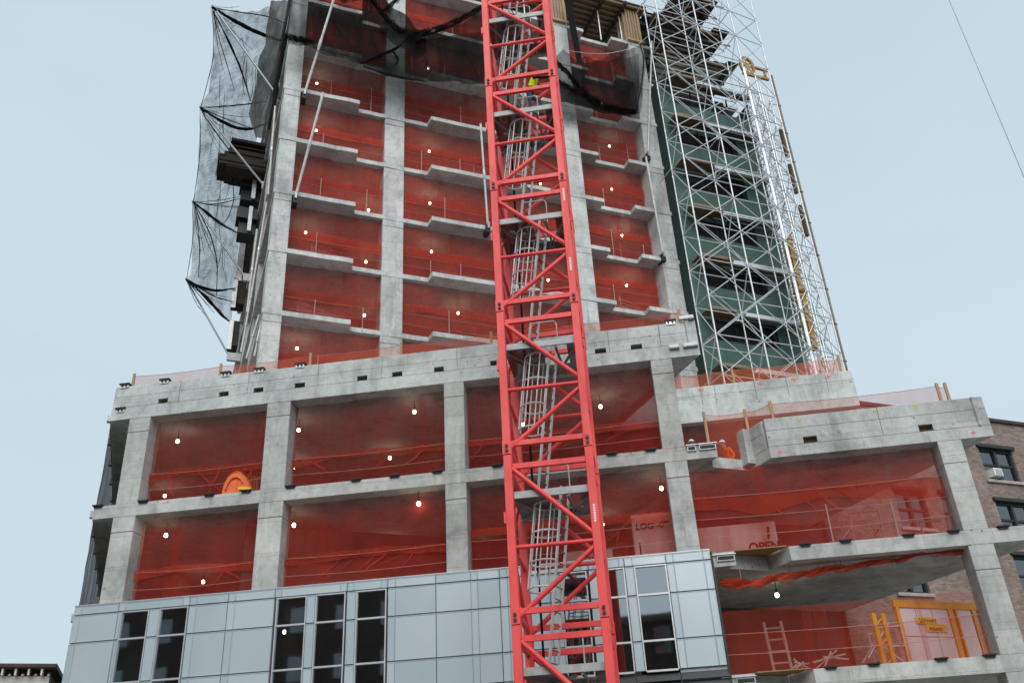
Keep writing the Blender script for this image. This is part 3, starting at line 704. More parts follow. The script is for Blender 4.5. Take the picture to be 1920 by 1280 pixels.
debris_net('red net set back under the right roof terrace behind the orange-clad worker', POD, s1 - .4, 8.5, 5.35, 11.5, 14.76, GP, 1.2, .2, 21, (), 'net_red', 2)
uN, vN = TOW.ad(POD.p(1.9, .75, 0)); uN += .1; vN -= .7
Tn = thing('side_net', 'red net closing the right flank of the upper podium storey behind the column', 'debris net', TOW.p(uN - .1, vN + 3, 11.76))
MB().grid([[TOW.p(uN - .12 + .05 * noise.noise(Vector((i * .7, j, 5))), vN + .8 + i * .5, 11.76 + 3.01 * j / 6) for i in range(22)] for j in range(7)]).build('net_sheet', 'net_red', Tn, True)
MB().grid([[TOW.p(uN - .06 + .05 * noise.noise(Vector((i * .7, j, 9))), vN + .8 + i * .5, 11.76 + 3.01 * j / 6) for i in range(22)] for j in range(7)]).build('net_layer', 'net_red', Tn, True)
T = thing('rolled_net', 'bright red net bundled and tied up below the bottom right ceiling', 'debris net', POD.p(5.6, .4, 7.9))
ROLL = [(2.3, 7.72), (3.4, 7.66), (4.6, 7.80), (5.6, 7.84), (6.6, 7.90), (7.8, 8.0), (9.0, 8.03)]
def roll_net(T):
    for L in range(3):
        rows = []
        for j in range(6):
            row = []
            for i in range(61):
                t = i / 60 * (len(ROLL) - 1); k = min(len(ROLL) - 2, int(t)); f = t - k
                a = ROLL[k][0] + (ROLL[k + 1][0] - ROLL[k][0]) * f; z = ROLL[k][1] + (ROLL[k + 1][1] - ROLL[k][1]) * f
                h_ = (.16 + .22 * abs(noise.noise(Vector((a * 1.3, L * 4, 2)))) ) * (1 - .55 * i / 60)
                row.append(POD.p(a + .06 * noise.noise(Vector((i * .5, j, L))), .46 + .05 * L + .09 * math.sin(i * .8 + L * 2 + j * .7) + .08 * noise.noise(Vector((i * .45, j * .8, L + 3))), z + .1 + .04 * math.sin(i * .5 + L) - h_ * j / 5))
            rows.append(row)
        MB().grid(rows).build('net_layer', 'net_bright' if L < 2 else 'net_fold', T, True)
roll_net(T)
for i in range(5): MB().tube([POD.p(2.9 + i * 1.4, .5, 7.75), POD.p(2.9 + i * 1.4, .5, 8.09)], .012, 5).build('tie', 'cable', T)
uL_, vL_ = TOW.ad(AL); uL_ += .03; vL_ += .25
for z0, z1, nm in ((8.48, 11.32, 'lower'), (11.75, 14.77, 'upper')):
    Tn = thing('side_net', 'dark net closing the left side of the %s podium storey' % nm, 'debris net', TOW.p(uL_, vL_ + 4, z0), 'nets along the left side')
    MB().grid([[TOW.p(uL_ + .03 * noise.noise(Vector((i, j, z0))), vL_ + i * .75, z0 + (z1 - z0) * j / 6) for i in range(25)] for j in range(7)]).build('net_sheet', 'net_black_dense', Tn, True)
tb = [(3.13, 7.24, 'left'), (8.19, 16.38, 'middle'), (17.32, 21.2, 'right')]
for k, z in enumerate(FL[:8]):
    nm = ORD[k - 1] + ' tower storey above the terrace' if k else 'tower base behind the parapet fence'
    for i, (a0, a1, b) in enumerate(tb):
        rd = random.Random(k * 7 + i)
        po = [(a0 + (a1 - a0) * (t + rd.uniform(-.06, .06)), rd.uniform(1.0, 1.7)) for t in ((.35, .8) if i != 1 else (.1, .3, .62, .85))]
        debris_net('red debris net in the %s bay of the %s' % (b, nm), TOW, a0 + .01, a1 - .01, .78, z + .01, z + 2.77, GT, 1.5 + .12 * ((k * 3 + i) % 3), .36 + .1 * ((k + 2 * i) % 3), k * 13 + i * 5, po[:1 + (k + i) % 2] if i != 1 else po[(k % 2):3], 'net_tower', 2, 0, 'net_band')
# nets along the left flank of the tower
for k, z in enumerate(FL[:8]):
    Tn = thing('side_net', 'dark red net on the left flank of the tower, ' + (ORD[k] + ' storey up'), 'debris net', TOW.p(2.7, 6, z), 'nets on the left flank of the tower')
    MB().grid([[TOW.p(2.75 + .04 * noise.noise(Vector((i, j, z))), 1.0 + i * 1.0, z + 2.77 * j / 5) for i in range(20)] for j in range(6)]).build('net_sheet', 'net_red_dark', Tn, True)

# ------------------------------------------------------------------ lit bulbs under the ceilings
def bulb(label, P, drop, group):
    T = thing('light_bulb', label, 'light bulb', P, group)
    MB().ball(P, .058, 12, 8, 1.15).build('bulb', 'bulb_glow', T, True)
    MB().tube([P + Vector((0, 0, .07)), P + Vector((0, 0, .17))], [.04, .03], 8).build('socket', 'dark_metal', T)
    MB().tube([P + Vector((0, 0, .17)), P + Vector((.01, 0, drop))], .01, 5).build('cord', 'dark_metal', T)
GB = 'bare lit bulbs hung under the ceilings'
def bulbs(lst, ceil, where):
    for n_, (px, py) in enumerate(lst):
        P = atz(px, py, ceil - .42)
        side = ['leftmost', 'second from left', 'third from left', 'fourth from left', 'fifth from left', 'sixth from left', 'seventh from left', 'eighth from left', 'ninth from left'][n_]
        if len(lst) == 1: side = 'only'
        bulb('%s lit bare bulb %s' % (side, where), P, .42, GB)
bulbs([(309, 929), (333, 827), (549, 878), (560, 806), (731, 858), (777, 772), (981, 795), (1126, 762)], 14.77, 'under the ceiling of the upper podium storey')
bulbs([(311, 1003), (381, 1090), (551, 984), (708, 1068), (729, 1028), (785, 944), (891, 1038), (1130, 982), (1240, 915)], 11.32, 'under the ceiling of the lower podium storey')
bulbs([(1366, 1205), (1457, 1115)], 8.06, 'in the open bay at the bottom right')
bulbs([(533, 1184), (702, 1208), (1144, 1193)], 8.06, 'behind the cladding windows')
def tfl(py_list):
    return py_list
TB = {1: [(557, 653), ], 2: [(683, 591), (859, 587)], 3: [(573, 436), (686, 491), (809, 472), (1028, 525), (1175, 535)], 4: [(691, 394), (806, 381), (1166, 442)],
      5: [(593, 245), (694, 303), (805, 284), (1013, 345), (1147, 355)], 6: [(594, 157), (1003, 275), (1143, 274)], 7: [(803, 128), (1129, 194)]}
for k, l in TB.items():
    ok = []
    for px, py in l:
        # the storey whose ceiling this sight line meets behind the facade
        for z in FL[1:9]:
            P = atz(px, py, z - .22 - .45); u_, v_ = TOW.ad(P)
            if 1.3 < v_ < 8: ok.append((px, py, z)); break
    for j, (px, py, z) in enumerate(sorted(ok)):
        P = atz(px, py, z - .67)
        bay = 'left' if px < 735 else 'middle' if px < 1050 else 'right'
        lvl = ORD[max(0, FL.index(z) - 1)]
        nth = [o for o in bpy.data.objects if o.get('label', '').endswith('in the %s bay of the %s tower storey' % (bay, lvl))]
        bulb('lit bare bulb %sin the %s bay of the %s tower storey' % ('' if not nth else 'farther right ' * len(nth), bay, lvl), P, .45, GB)

# ------------------------------------------------------------------ tower crane mast
CZ0 = 5.83; SEC = 4.055
CA0, CA1 = -3.08, -.89                       # outer faces of the front legs
CD = 2.19; LEGW = .2
CR = thing('tower_crane', 'tall red lattice tower crane mast with grey ladders and platforms', 'crane', CRN.p(-2, 1, 0))
legs = {}
zmin, zmax = CZ0 - 2 * SEC, CZ0 + 7 * SEC
for nm, a, d in (('fl', CA0, 0), ('fr', CA1 - LEGW, 0), ('bl', CA0, CD - LEGW), ('br', CA1 - LEGW, CD - LEGW)):
    for k in range(-1, 7):
        z0 = CZ0 + k * SEC; z1 = z0 + SEC
        if z0 < 0: z0 = 0.0
        lg = MB().bevbox(CRN, a, a + LEGW, d, d + LEGW, z0 + .006, z1 - .006, .012).build('mast_leg', 'crane_red', CR)
        # fish plate with bolts over the joint
        zj = z0
        if k >= 0:
            MB().box(CRN, a - .006, a + LEGW + .006, d - .012, d - .001, zj + .01, zj + .36).box(CRN, a + LEGW + .001, a + LEGW + .014, d, d + LEGW, zj - .3, zj + .3).build('joint_plate', 'crane_red', lg)
            if nm in ('fl', 'fr'):
                m = MB()
                for zz in (zj + .1, zj + .22):
                    m.tube([CRN.p(a + LEGW * .5, d - .012, zz), CRN.p(a + LEGW * .5, d - .06, zz)], .042, 6)
                m.build('joint_bolt', 'dark_metal', lg)
        if nm == 'fl':
            MB().box(CRN, a - .055, a - .001, d + .03, d + .15, z0 + 2.35, z0 + 2.62).build('climbing_lug', 'crane_red', lg)
c0, c1 = CA0 + LEGW / 2, CA1 - LEGW / 2; e0, e1 = LEGW / 2, CD - LEGW / 2
faces = [((c0, e0), (c1, e0)), ((c0, e1), (c1, e1)), ((c0, e0), (c0, e1)), ((c1, e0), (c1, e1))]
for k in range(-1, 6):
    zj = CZ0 + (k + 1) * SEC                  # upper joint of this section
    for fi, ((xa, da), (xb, db)) in enumerate(faces):
        ins = .03
        pa = lambda z: CRN.p(xa, da, z); pb = lambda z: CRN.p(xb, db, z)
        rp_ = lambda nm, p, q, r: rod(nm, p, q, r, 'crane_red', CR, 10)
        MB().beam(pa(zj - .30), pb(zj - .30), .10, .13).build('horizontal_bar', 'crane_red', CR)
        MB().beam(pa(zj + .30), pb(zj + .30), .10, .13).build('horizontal_bar', 'crane_red', CR)
        zm = zj - SEC * .565
        rp_('horizontal_tube', pa(zm), pb(zm), .052)
        if fi < 2:
            rp_('diagonal_tube', pa(zj - .26), pb(zm + .1), .062); rp_('diagonal_tube', pb(zm - .08), pa(zj - SEC + .12), .062)
        else:
            rp_('diagonal_tube', pb(zj - .26), pa(zm + .1), .055); rp_('diagonal_tube', pa(zm - .08), pb(zj - SEC + .12), .055)
# platforms, ladders with safety cages
for k in range(-1, 6):
    zp = 4.82 + (k) * SEC * .997 + .0
    if zp < 1.5: continue
    P = MB().box(CRN, CA0 + .12, CA1 - .12, .17, .22, zp - .06, zp + .11).build('platform_edge', 'platform_grey', CR)
    MB().box(CRN, CA0 + .12, CA1 - .12, CD - .25, CD - .19, zp - .05, zp + .08).build('platform_edge', 'platform_grey', CR)
    dk = MB()
    solid = k in (0, 1)
    la = -1.62                                # hatch on the right
    dk.box(CRN, CA0 + .13, la - .35, .23, CD - .26, zp - .02, zp).box(CRN, la + .3, CA1 - .13, .23, CD - .26, zp - .02, zp).box(CRN, la - .35, la + .3, 1.4, CD - .26, zp - .02, zp)
    dk.build('platform_deck', 'crane_deck' if solid else 'grating', P)
    b = MB()
    for (x0, d0), (x1, d1) in (((CA0 + .15, .2), (-1.95, CD - .3)), ((CA0 + .15, CD - .3), (-1.75, .5)), ((-1.75, CD - .3), (CA1 - .15, .25)), ((-1.6, .2), (-1.5, CD - .3))):
        b.beam(CRN.p(x0, d0, zp - .09), CRN.p(x1, d1, zp - .09), .06, .05)
    b.build('platform_brace', 'crane_deck', P)
    # hand rail hoop at the hatch
    MB().tube([CRN.p(-1.55, .5, zp + .05), CRN.p(-1.55, .5, zp + .75), CRN.p(-1.62, .5, zp + .84), CRN.p(-2.25, .5, zp + .84)], .018, 6).build('hand_rail', 'crane_grey', P)
    # ladder leans: foot to the left on this platform, head to the right at the next
    h = SEC * .997
    fa, fd = -2.33, 1.0; ta, td = -1.72, .72
    Lp = lambda t, da, dd: CRN.p(fa + (ta - fa) * t + da, fd + (td - fd) * t + dd, zp + h * t)
    rails = MB()
    for sgn in (-1, 1): rails.beam(Lp(.0, .07 * sgn, .22 * sgn), Lp(1.06, .07 * sgn, .22 * sgn), .075, .035)
    ld = rails.build('ladder', 'crane_grey', CR)
    for i in range(1, 15): rod('rung', Lp(i / 14.5, -.07, -.22), Lp(i / 14.5, .07, .22), .017, 'crane_deck', ld, 6)
    # cage: hoops and straps on the left of the ladder
    hoop = lambda t: [Lp(t, -.36 + .36 * cos(q) - .02, .36 * sin(q)) for q in [pi * .18 + i * (1.64 * pi) / 14 for i in range(15)]]
    hs = [hoop(t) for t in (.48, .63, .80, .97)]
    for hp in hs: MB().tube(hp, .022, 6).build('cage_hoop', 'crane_grey', ld)
    for i in range(2, 13, 2):
        MB().tube([hp[i] for hp in hs], .018, 5).build('cage_strap', 'crane_grey', ld)
MB().tube([CRN.p(-2.62, 1.9, 0), CRN.p(-2.62, 1.9, 32)], .03, 8).build('power_cable', 'rope_black', CR)
for z in (8.0, 14.95, 17.3):                  # pale worn stencil on the right leg
    nm_ = MB()
    for i in range(7): nm_.box(CRN, CA1 - .125, CA1 - .075, -.004, -.0015, z + i * .062, z + i * .062 + .047)
    nm_.build('worn_stencil', 'white_ink', CR)

# ------------------------------------------------------------------ steel scaffold on the right terrace
SF = thing('steel_scaffold', 'galvanised tube scaffold of braced bays in front of the green sheathed wall', 'scaffold', TOW.p(23.8, -2.5, 15.22))
SU = [21.35, 23.83, 26.3]; SVs = (-3.0, -1.85); SZ = [15.3 + .0] + [16.62 + 2.0 * i for i in range(17)]
for u in SU:
    for v in SVs:
        for i in range(0, 34, 3):
            z0 = 15.24 + i; z1 = min(z0 + 3, 48.2)
            if z1 <= z0: continue
            rod('standard', TOW.p(u, v, z0), TOW.p(u, v, z1 - .01), .034 if v > -2.5 else .042, 'galvanised', SF)
            MB().tube([TOW.p(u, v, z1 - .1), TOW.p(u, v, z1 + .06)], .05, 8).build('coupler', 'galvanised', SF)
        MB().box(TOW, u - .1, u + .1, v - .1, v + .1, 15.223, 15.24).build('base_plate', 'bracket_steel', SF)
for i, z in enumerate(SZ[1:]):
    for j in range(2):
        u0, u1 = SU[j], SU[j + 1]
        rod('ledger', TOW.p(u0, SVs[0], z), TOW.p(u1, SVs[0], z), .027, 'galvanised', SF)
        rod('ledger', TOW.p(u0, SVs[1], z), TOW.p(u1, SVs[1], z), .027, 'galvanised', SF)
        f = 1 if (i + j) % 2 else -1
        p, q = (u0, u1) if f > 0 else (u1, u0)
        rod('brace', TOW.p(p, SVs[0] - .05, z), TOW.p(q, SVs[0] - .05, z + 2), .024, 'galvanised', SF)
        rod('brace', TOW.p(q, SVs[1] + .05, z), TOW.p(p, SVs[1] + .05, z + 2), .024, 'galvanised', SF)
        rod('brace', TOW.p(q, SVs[0] - .09, z), TOW.p(p, SVs[0] - .09, z + 2), .024, 'galvanised', SF)
        if i % 3 == 1: rod('plan_brace', TOW.p(u0, SVs[0], z + .1), TOW.p(u1, SVs[1], z + .1), .022, 'galvanised', SF)
    for u in SU:
        rod('transom', TOW.p(u, SVs[0], z + .06), TOW.p(u, SVs[1], z + .06), .027, 'galvanised', SF)
        rod('end_brace', TOW.p(u, SVs[i % 2], z), TOW.p(u, SVs[1 - i % 2], z + 2), .022, 'galvanised', SF)
    if i % 2: rod('wall_tie', TOW.p(SU[i // 2 % 3], SVs[1], z + .2), TOW.p(SU[i // 2 % 3], WV + .02, z + .2), .025, 'galvanised', SF)
for i, z in enumerate(SZ[2:]):
    rod('ledger', TOW.p(26.3, -3, z), TOW.p(28.1, -2.9, z - .1), .025, 'galvanised', SF)
    rod('brace', TOW.p(26.3, -3.03, z), TOW.p(28.1, -2.93, z + 1.9), .025, 'bracket_steel' if i % 2 else 'galvanised', SF)
    rod('brace', TOW.p(28.1, -2.96, z), TOW.p(26.3, -3.06, z + 1.9), .022, 'galvanised', SF)
for i in range(0, 33, 3): rod('standard', TOW.p(28.1, -2.92, 15.24 + i), TOW.p(28.1, -2.92, min(18.23 + i, 47)), .036, 'galvanised', SF)
# work levels beside the wall: planks and bright aluminium beams under each floor
WK = thing('work_platforms', 'brown planks on bright aluminium beams between scaffold and green wall', 'scaffold', TOW.p(25, -1, 22))
for k, z in enumerate(FL[:9]):
    if k < 1 or z > 40: continue
    za = z - .62
    rd = random.Random(k)
    MB().box(TOW, 22.4, 24.1, WV - .95, WV - .1, za + .06, za + .11).build('plank', 'plank_brown', WK)
    MB().box(TOW, 24.1, 28.1, WV - .6, WV - .1, za + .2, za + .27).build('plank', 'plank_brown', WK)
    MB().box(TOW, 24.3 + rd.uniform(0, .2), 28.0, WV - .75, WV - .66, za - .03, za + .2).box(TOW, 24.4, 28.0, WV - .8, WV - .6, za - .05, za - .031).build('aluminium_beam', 'alu', WK)
    MB().box(TOW, 22.3, 24.2, WV - 1.05, WV - .97, za - .08, za + .08).build('timber_bearer', 'lumber', WK)

# ------------------------------------------------------------------ hoist masts
def lattice(label, u, v, s, z0, z1, step):
    H = thing('hoist_mast', label, 'hoist', TOW.p(u, v, z0), 'hoist masts at the tower corner')
    C4 = [(u, v), (u + s, v), (u + s, v + s), (u, v + s)]
    for x, y in C4: rod('mast_tube', TOW.p(x, y, z0), TOW.p(x, y, z1), .045, 'galv_bright', H)
    n = int((z1 - z0) / step)
    for i in range(n):
        z = z0 + i * step
        for j in range(4):
            (x0, y0), (x1, y1) = C4[j], C4[(j + 1) % 4]
            if j != 1: rod('mast_bar', TOW.p(x0, y0, z), TOW.p(x1, y1, z), .028, 'galv_bright', H)
            p, q = ((x0, y0), (x1, y1)) if (i + j) % 2 else ((x1, y1), (x0, y0))
            rod('mast_brace', TOW.p(p[0], p[1], z), TOW.p(q[0], q[1], z + step), .026, 'galv_bright', H)
    return H
H1 = lattice('bright lattice hoist mast topped by a yellow pulley beside the scaffold', 26.75, -2.6, .62, 15.24, 38.4, .9)
H2 = lattice('second lattice hoist mast at the outer right of the scaffold', 27.62, -2.5, .5, 15.24, 37.6, .9)
rod('guide_pipe', TOW.p(26.45, -2.9, 15.24), TOW.p(26.45, -2.9, 38.2), .085, 'galv_bright', H1)
m = MB(); 
for k in range(24):
    a = 2 * pi * k / 24; b = 2 * pi * (k + 1) / 24; c = TOW.p(27.06, -2.5, 39.0)
    m.beam(c + TOW.e * cos(a) * .42 + Vector((0, 0, sin(a) * .62)), c + TOW.e * cos(b) * .42 + Vector((0, 0, sin(b) * .62)), .12, .16)
for k in range(4):
    a = pi * k / 4; c = TOW.p(27.06, -2.5, 39.0)
    m.beam(c - TOW.e * cos(a) * .4 - Vector((0, 0, sin(a) * .6)), c + TOW.e * cos(a) * .4 + Vector((0, 0, sin(a) * .6)), .06, .08)
m.build('pulley', 'yellow_steel', H1)
MB().box(TOW, 26.6, 28.3, -2.62, -2.5, 38.2, 38.34).box(TOW, 27.6, 28.35, -2.62, -2.5, 38.9, 39.05).box(TOW, 28.1, 28.2, -2.6, -2.5, 38.3, 38.95).build('head_frame', 'yellow_steel', H1)
for z0, z1 in ((21.0, 24.0), (24.12, 27.3)):
    cw = MB().box(TOW, 26.9, 27.28, -2.5, -2.15, z0, z1).build('counterweight', 'yellow_steel', H1)
    for q in (0, 4): MB().box(TOW, 26.88, 27.30, -2.52, -2.13, z0 + .02 + q * (z1 - z0 - .16) / 4, z0 + .14 + q * (z1 - z0 - .16) / 4).build('rib', 'yellow_steel', cw)
    MB().box(TOW, 26.95, 26.99, -2.53, -2.505, z0 + .2, z1 - .2).build('rail', 'dark_metal', cw)
for z0 in (27.5, 30.2, 32.6): MB().box(TOW, 28.1, 28.26, -2.7, -2.55, z0, z0 + 1.9).build('cable_guide', 'plank_brown', H2)
for i in range(11): rod('mast_tie', TOW.p(28.1, -2.4, 16.6 + i * 2), TOW.p(28.75, -2.4, 16.6 + i * 2), .026, 'galvanised', H2)
P = thing('rail_pole', 'slim weathered pole standing free at the outermost right of the hoist', 'pole', TOW.p(28.75, -2.4, 15.22))
rod('pole_tube', TOW.p(28.75, -2.4, 15.24), TOW.p(28.75, -2.4, 38.9), .055, 'lumber', P)
for i in range(11): rod('pole_clamp', TOW.p(28.68, -2.4, 16.6 + i * 2), TOW.p(28.84, -2.4, 16.6 + i * 2), .05, 'dark_metal', P)

# ------------------------------------------------------------------ orange edge fences on the terraces
def fence(label, pts, zb, h, mats, postmat='timber', pw=.085):
    """pts: (world point, is_post)"""
    T = thing('edge_fence', label, 'fence', pts[0], 'orange edge fences on the terraces')
    for P in pts:
        MB().beam(P + Vector((0, 0, zb)), P + Vector((0, 0, zb + h + .08)), pw, pw * .6).build('fence_post', postmat, T)
    for i in range(len(pts) - 1):
        rows = []
        for j in range(5):
            row = []
            for k in range(17):
                t = k / 16; q = pts[i].lerp(pts[i + 1], t); sag = -.06 * math.sin(pi * t) * (j / 4)
                row.append(q + Vector((0, 0, zb + h * j / 4 + sag)) + POD.n * (.05 + .03 * noise.noise(Vector((t * 5, j * .5, i)))))
            rows.append(row)
        MB().grid(rows).build('fence_mesh', mats, T, True)
        MB().tube([r for r in rows[-1]], .008, 5).build('top_wire', 'cable', T)
fence('orange mesh fence on timber posts along the long upper parapet', [POD.p(a, .34, 0) for a in (-16.68, -13.48, -10.24, -7.04, -3.93, -.86, 2.35)], 15.25, 1.36, 'net_pink')
fence('orange mesh fence at the foot of the scaffold on the right terrace', [POD.p(a, 5.36, 0) for a in (1.2, 4.4, 7.6, 8.3)], 15.22, 1.5, 'net_orange')
pA = TOW.p(ub + .05, VREC - .2, 0)
fence('pink mesh fence on timber posts over the lowest right terrace', [TOW.p(ua + .2, VREC + .3, 0), pA, POD.p(4.65, .36, 0), POD.p(9.6, .36, 0), POD.p(9.85, .4, 0)], 11.5, 1.52, 'net_pink')

# ------------------------------------------------------------------ outrigger struts on the tower front
def strut(label, pt, pb, vt, vb_, r=.06):
    p = onp(TOW, vt, *pt); q = onp(TOW, vb_, *pb)
    T = thing('outrigger_strut', label, 'pole', q, 'pale outrigger struts on the tower front')
    rod('strut_tube', q, p, r, 'pole_white', T, 10)
    rod('strut_sleeve', q.lerp(p, .46), q.lerp(p, .54), r * 1.25, 'pole_white', T, 10)
    a, d = TOW.ad(q); MB().box(TOW, a - .1, a + .1, d - .05, d + .45, q.z - .3, q.z + .12).build('strut_foot', 'bracket_dark', T)
    MB().box(TOW, a - .05, a + .05, d - .12, d + .02, q.z - .1, q.z + .22).build('strut_pin', 'bracket_steel', T)
strut('pale strut leaning out at the top left of the tower front', (628, -8), (571, 176), -1.6, -.12)
strut('pale strut below another in the left tower bay', (606, 174), (554, 370), -1.6, -.12)
strut('pale upright strut just left of the crane mast', (901, 232), (915, 426), -1.0, -.12, .055)
strut('long pale upright strut beside the scaffold, upper right column', (1222, 78), (1215, 292), -.5, -.12, .05)
strut('pale strut on the right column below the long upright one', (1211, 294), (1244, 480), -.6, -.12, .055)

# ------------------------------------------------------------------ black nets
def rope(name, pts, r, mat, T):
    """gathered netting: several uneven strands twisted along a line (thin ones stay a single cord)"""
    P = []
    for i in range(len(pts) - 1):
        for k in range(6): P.append(pts[i].lerp(pts[i + 1], k / 6))
    P.append(pts[-1]); n = len(P)
    for _ in range(4): P = [P[0]] + [(P[i - 1] + P[i] * 2 + P[i + 1]) / 4 for i in range(1, n - 1)] + [P[-1]]
    m = MB(); ns = 1 if r < .045 else 7
    for q in range(ns):
        S = []; rs = []
        for i, p in enumerate(P):
            t = i / (n - 1); env = (.35 + .65 * math.sin(pi * t)) * r * (0 if ns == 1 else 1.05); ph = q * 2.4 + t * 5
            S.append(p + TOW.e * (env * noise.noise(Vector((q * 3.1, t * 6, 1))) * 1.3) + Vector((0, 0, env * math.sin(ph) * .9 + .04 * noise.noise(Vector((i * .6, q, 0))))) + TOW.n * env * cos(ph) * .6)
            rs.append((r if ns == 1 else r * .42) * (.6 + .5 * math.sin(pi * t) + .5 * noise.noise(Vector((i * .8, q * 5, 4)))))
        m.tube(S, [max(.006, x) for x in rs], 6)
    m.build(name, mat, T, True)
def curtain(stations, v, nz, amp, seed, sub=4):
    """stations: (photo x, top y, bottom y) on the plane v"""
    cols = []
    for i in range(len(stations) - 1):
        for k in range(sub):
            t = k / sub; cols.append([stations[i][j] + (stations[i + 1][j] - stations[i][j]) * t for j in range(3)])
    cols.append(list(stations[-1])); rows = []
    for j in range(nz + 1):
        row = []
        for x, y0, y1 in cols:
            P = onp(TOW, v, x, y0 + (y1 - y0) * j / nz); row.append(P + TOW.n * (wr(P, amp, .8, seed) + .5 * amp * math.sin(P.x * 5 + seed)))
        rows.append(row)
    return rows
def swag(name, path, wid, v, T, seed, mat='net_black_front', layers=4):
    """crumpled sheer netting hanging in folds from a line; overlapping layers darken; path in photo pixels, wid in metres"""
    for L in range(layers):
        P = []
        for i in range(len(path) - 1):
            for k in range(8): P.append(onp(TOW, v - .05 * L, path[i][0] + (path[i + 1][0] - path[i][0]) * k / 8, path[i][1] + (path[i + 1][1] - path[i][1]) * k / 8))
        P.append(onp(TOW, v - .05 * L, *path[-1])); n = len(P)
        for _ in range(3): P = [P[0]] + [(P[i - 1] + P[i] * 2 + P[i + 1]) / 4 for i in range(1, n - 1)] + [P[-1]]
        rows = []
        for j in range(7):
            row = []
            for i, p in enumerate(P):
                t = i / (n - 1); h_ = wid * (.3 + .55 * abs(noise.noise(Vector((t * 3.3 + L * 3, seed, 0)))) + .35 * math.sin(pi * t)) * (.35 + .38 * L)
                f_ = .12 * math.sin(i * 1.1 + L * 2 + j * .4) + .16 * noise.noise(Vector((i * .4, j * .5, seed + L)))
                row.append(p + Vector((0, 0, .05 * noise.noise(Vector((i * .35, seed, L))) + .03 * L - h_ * j / 6)) + TOW.n * f_ + TOW.e * (.16 * noise.noise(Vector((i * .3, j * .7, seed + 7 + L))) * j / 6))
            rows.append(row)
        MB().grid(rows).build(name, mat if L else 'net_black_dense', T, True)
NB = thing('black_safety_net', 'black safety net sagging across the upper left and middle tower bays', 'safety net', onp(TOW, -.8, 700, 140), 'black nets on the tower front')
MB().grid(curtain([(541, -12, 82), (578, -12, 88), (590, -10, 95), (640, 10, 110), (678, 24, 122), (700, 22, 130), (735, 45, 144), (765, 66, 150), (800, 66, 154), (830, 58, 150), (870, 40, 154), (912, 14, 162)], -.8, 10, .16, 3)).build('net_sheet', 'net_black_front', NB, True)
MB().grid(curtain([(586, 10, 90), (640, 24, 106), (680, 32, 124), (735, 55, 143), (800, 74, 152), (912, 60, 160)], -.72, 8, .12, 8)).build('net_layer', 'net_black_front', NB, True)
MB().grid(curtain([(680, -12, 30), (700, -12, 42), (725, 0, 70), (750, 20, 92), (775, 50, 110), (800, 62, 100)], -.95, 8, .2, 14)).build('net_gather', 'net_black_dense', NB, True)
w_ = lambda l, v=-.95: [onp(TOW, v, *p) for p in l]
swag('net_swag', [(536, 68), (562, 72), (588, 80)], .32, -.95, NB, 5)
swag('net_swag', [(690, -14), (715, 22), (745, 52), (780, 62), (815, 54), (860, 36), (912, 6)], .55, -1.0, NB, 3)
rope('net_bunch', w_([(690, -10), (715, 30), (745, 60), (780, 70), (815, 62), (860, 44), (912, 12)]), .05, 'rope_black', NB)
rope('net_bunch', w_([(676, 120), (705, 108), (742, 92), (770, 70)]), .07, 'net_black_dense', NB)
rope('net_bunch', w_([(735, 95), (748, 112), (740, 124)]), .06, 'net_black_dense', NB)
swag('net_swag', [(622, -10), (650, -8), (690, -14)], .5, -1.0, NB, 8)
swag('net_swag', [(712, 24), (732, 8), (756, -14)], .5, -1.05, NB, 12, 'net_black_front', 3)
rope('edge_rope', w_([(680, 124), (735, 143), (800, 153)]), .05, 'rope_black', NB)
for l in ([(600, 20), (640, 60), (676, 118)], [(690, 40), (705, 90), (735, 140)], [(820, 70), (830, 110), (822, 150)], [(860, 60), (880, 110), (905, 158)], [(780, 80), (800, 110), (806, 138)]):
    rope('net_crease', w_(l, -.86), .018, 'rope_black', NB)
NC = thing('black_safety_net', 'black safety net hung over the upper right tower bay beside the crane', 'safety net', onp(TOW, -.8, 1130, 190), 'black nets on the tower front')
st = [(1040, 108, 188), (1055, 94, 191), (1066, 104, 192), (1082, 118, 195), (1094, 108, 200), (1112, 113, 207), (1140, 108, 212), (1165, 103, 216), (1186, 94, 216), (1200, 84, 214), (1208, 74, 150), (1218, 62, 100)]
MB().grid(curtain(st, -.8, 10, .16, 5)).build('net_sheet', 'net_black_front', NC, True)
MB().grid(curtain([(1090, 118, 196), (1130, 114, 208), (1170, 110, 214), (1198, 100, 212)], -.7, 8, .12, 2)).build('net_layer', 'net_black_front', NC, True)
MB().grid(curtain([(1040, 150, 190), (1062, 160, 192), (1085, 178, 198), (1120, 194, 208), (1160, 206, 215), (1192, 210, 216)], -.9, 4, .08, 7)).build('net_fold', 'net_black_dense', NC, True)
swag('net_swag', [(1040, 114), (1060, 132), (1080, 156), (1105, 180), (1140, 199), (1192, 210)], .26, -.98, NC, 6)
swag('net_swag', [(1040, 150), (1060, 158), (1085, 172), (1110, 190)], .4, -.9, NC, 16, 'net_black_front', 3)
MB().grid([[onp(TOW, -.9 + .05 * math.sin(i * 2.2 + j), 1061 + 27 * j / 12 - 6 + 14 * i / 4 * (1 - .25 * j / 12), -12 + 132 * j / 12) for i in range(5)] for j in range(13)]).build('hanging_strap', 'rope_black', NC, True)
rope('edge_rope', w_([(1200, 84), (1208, 110), (1203, 160), (1192, 212)]), .035, 'rope_black', NC)
rope('net_wire', w_([(1040, 90), (1090, 100), (1140, 102), (1190, 90), (1222, 62)]), .015, 'galvanised', NC)

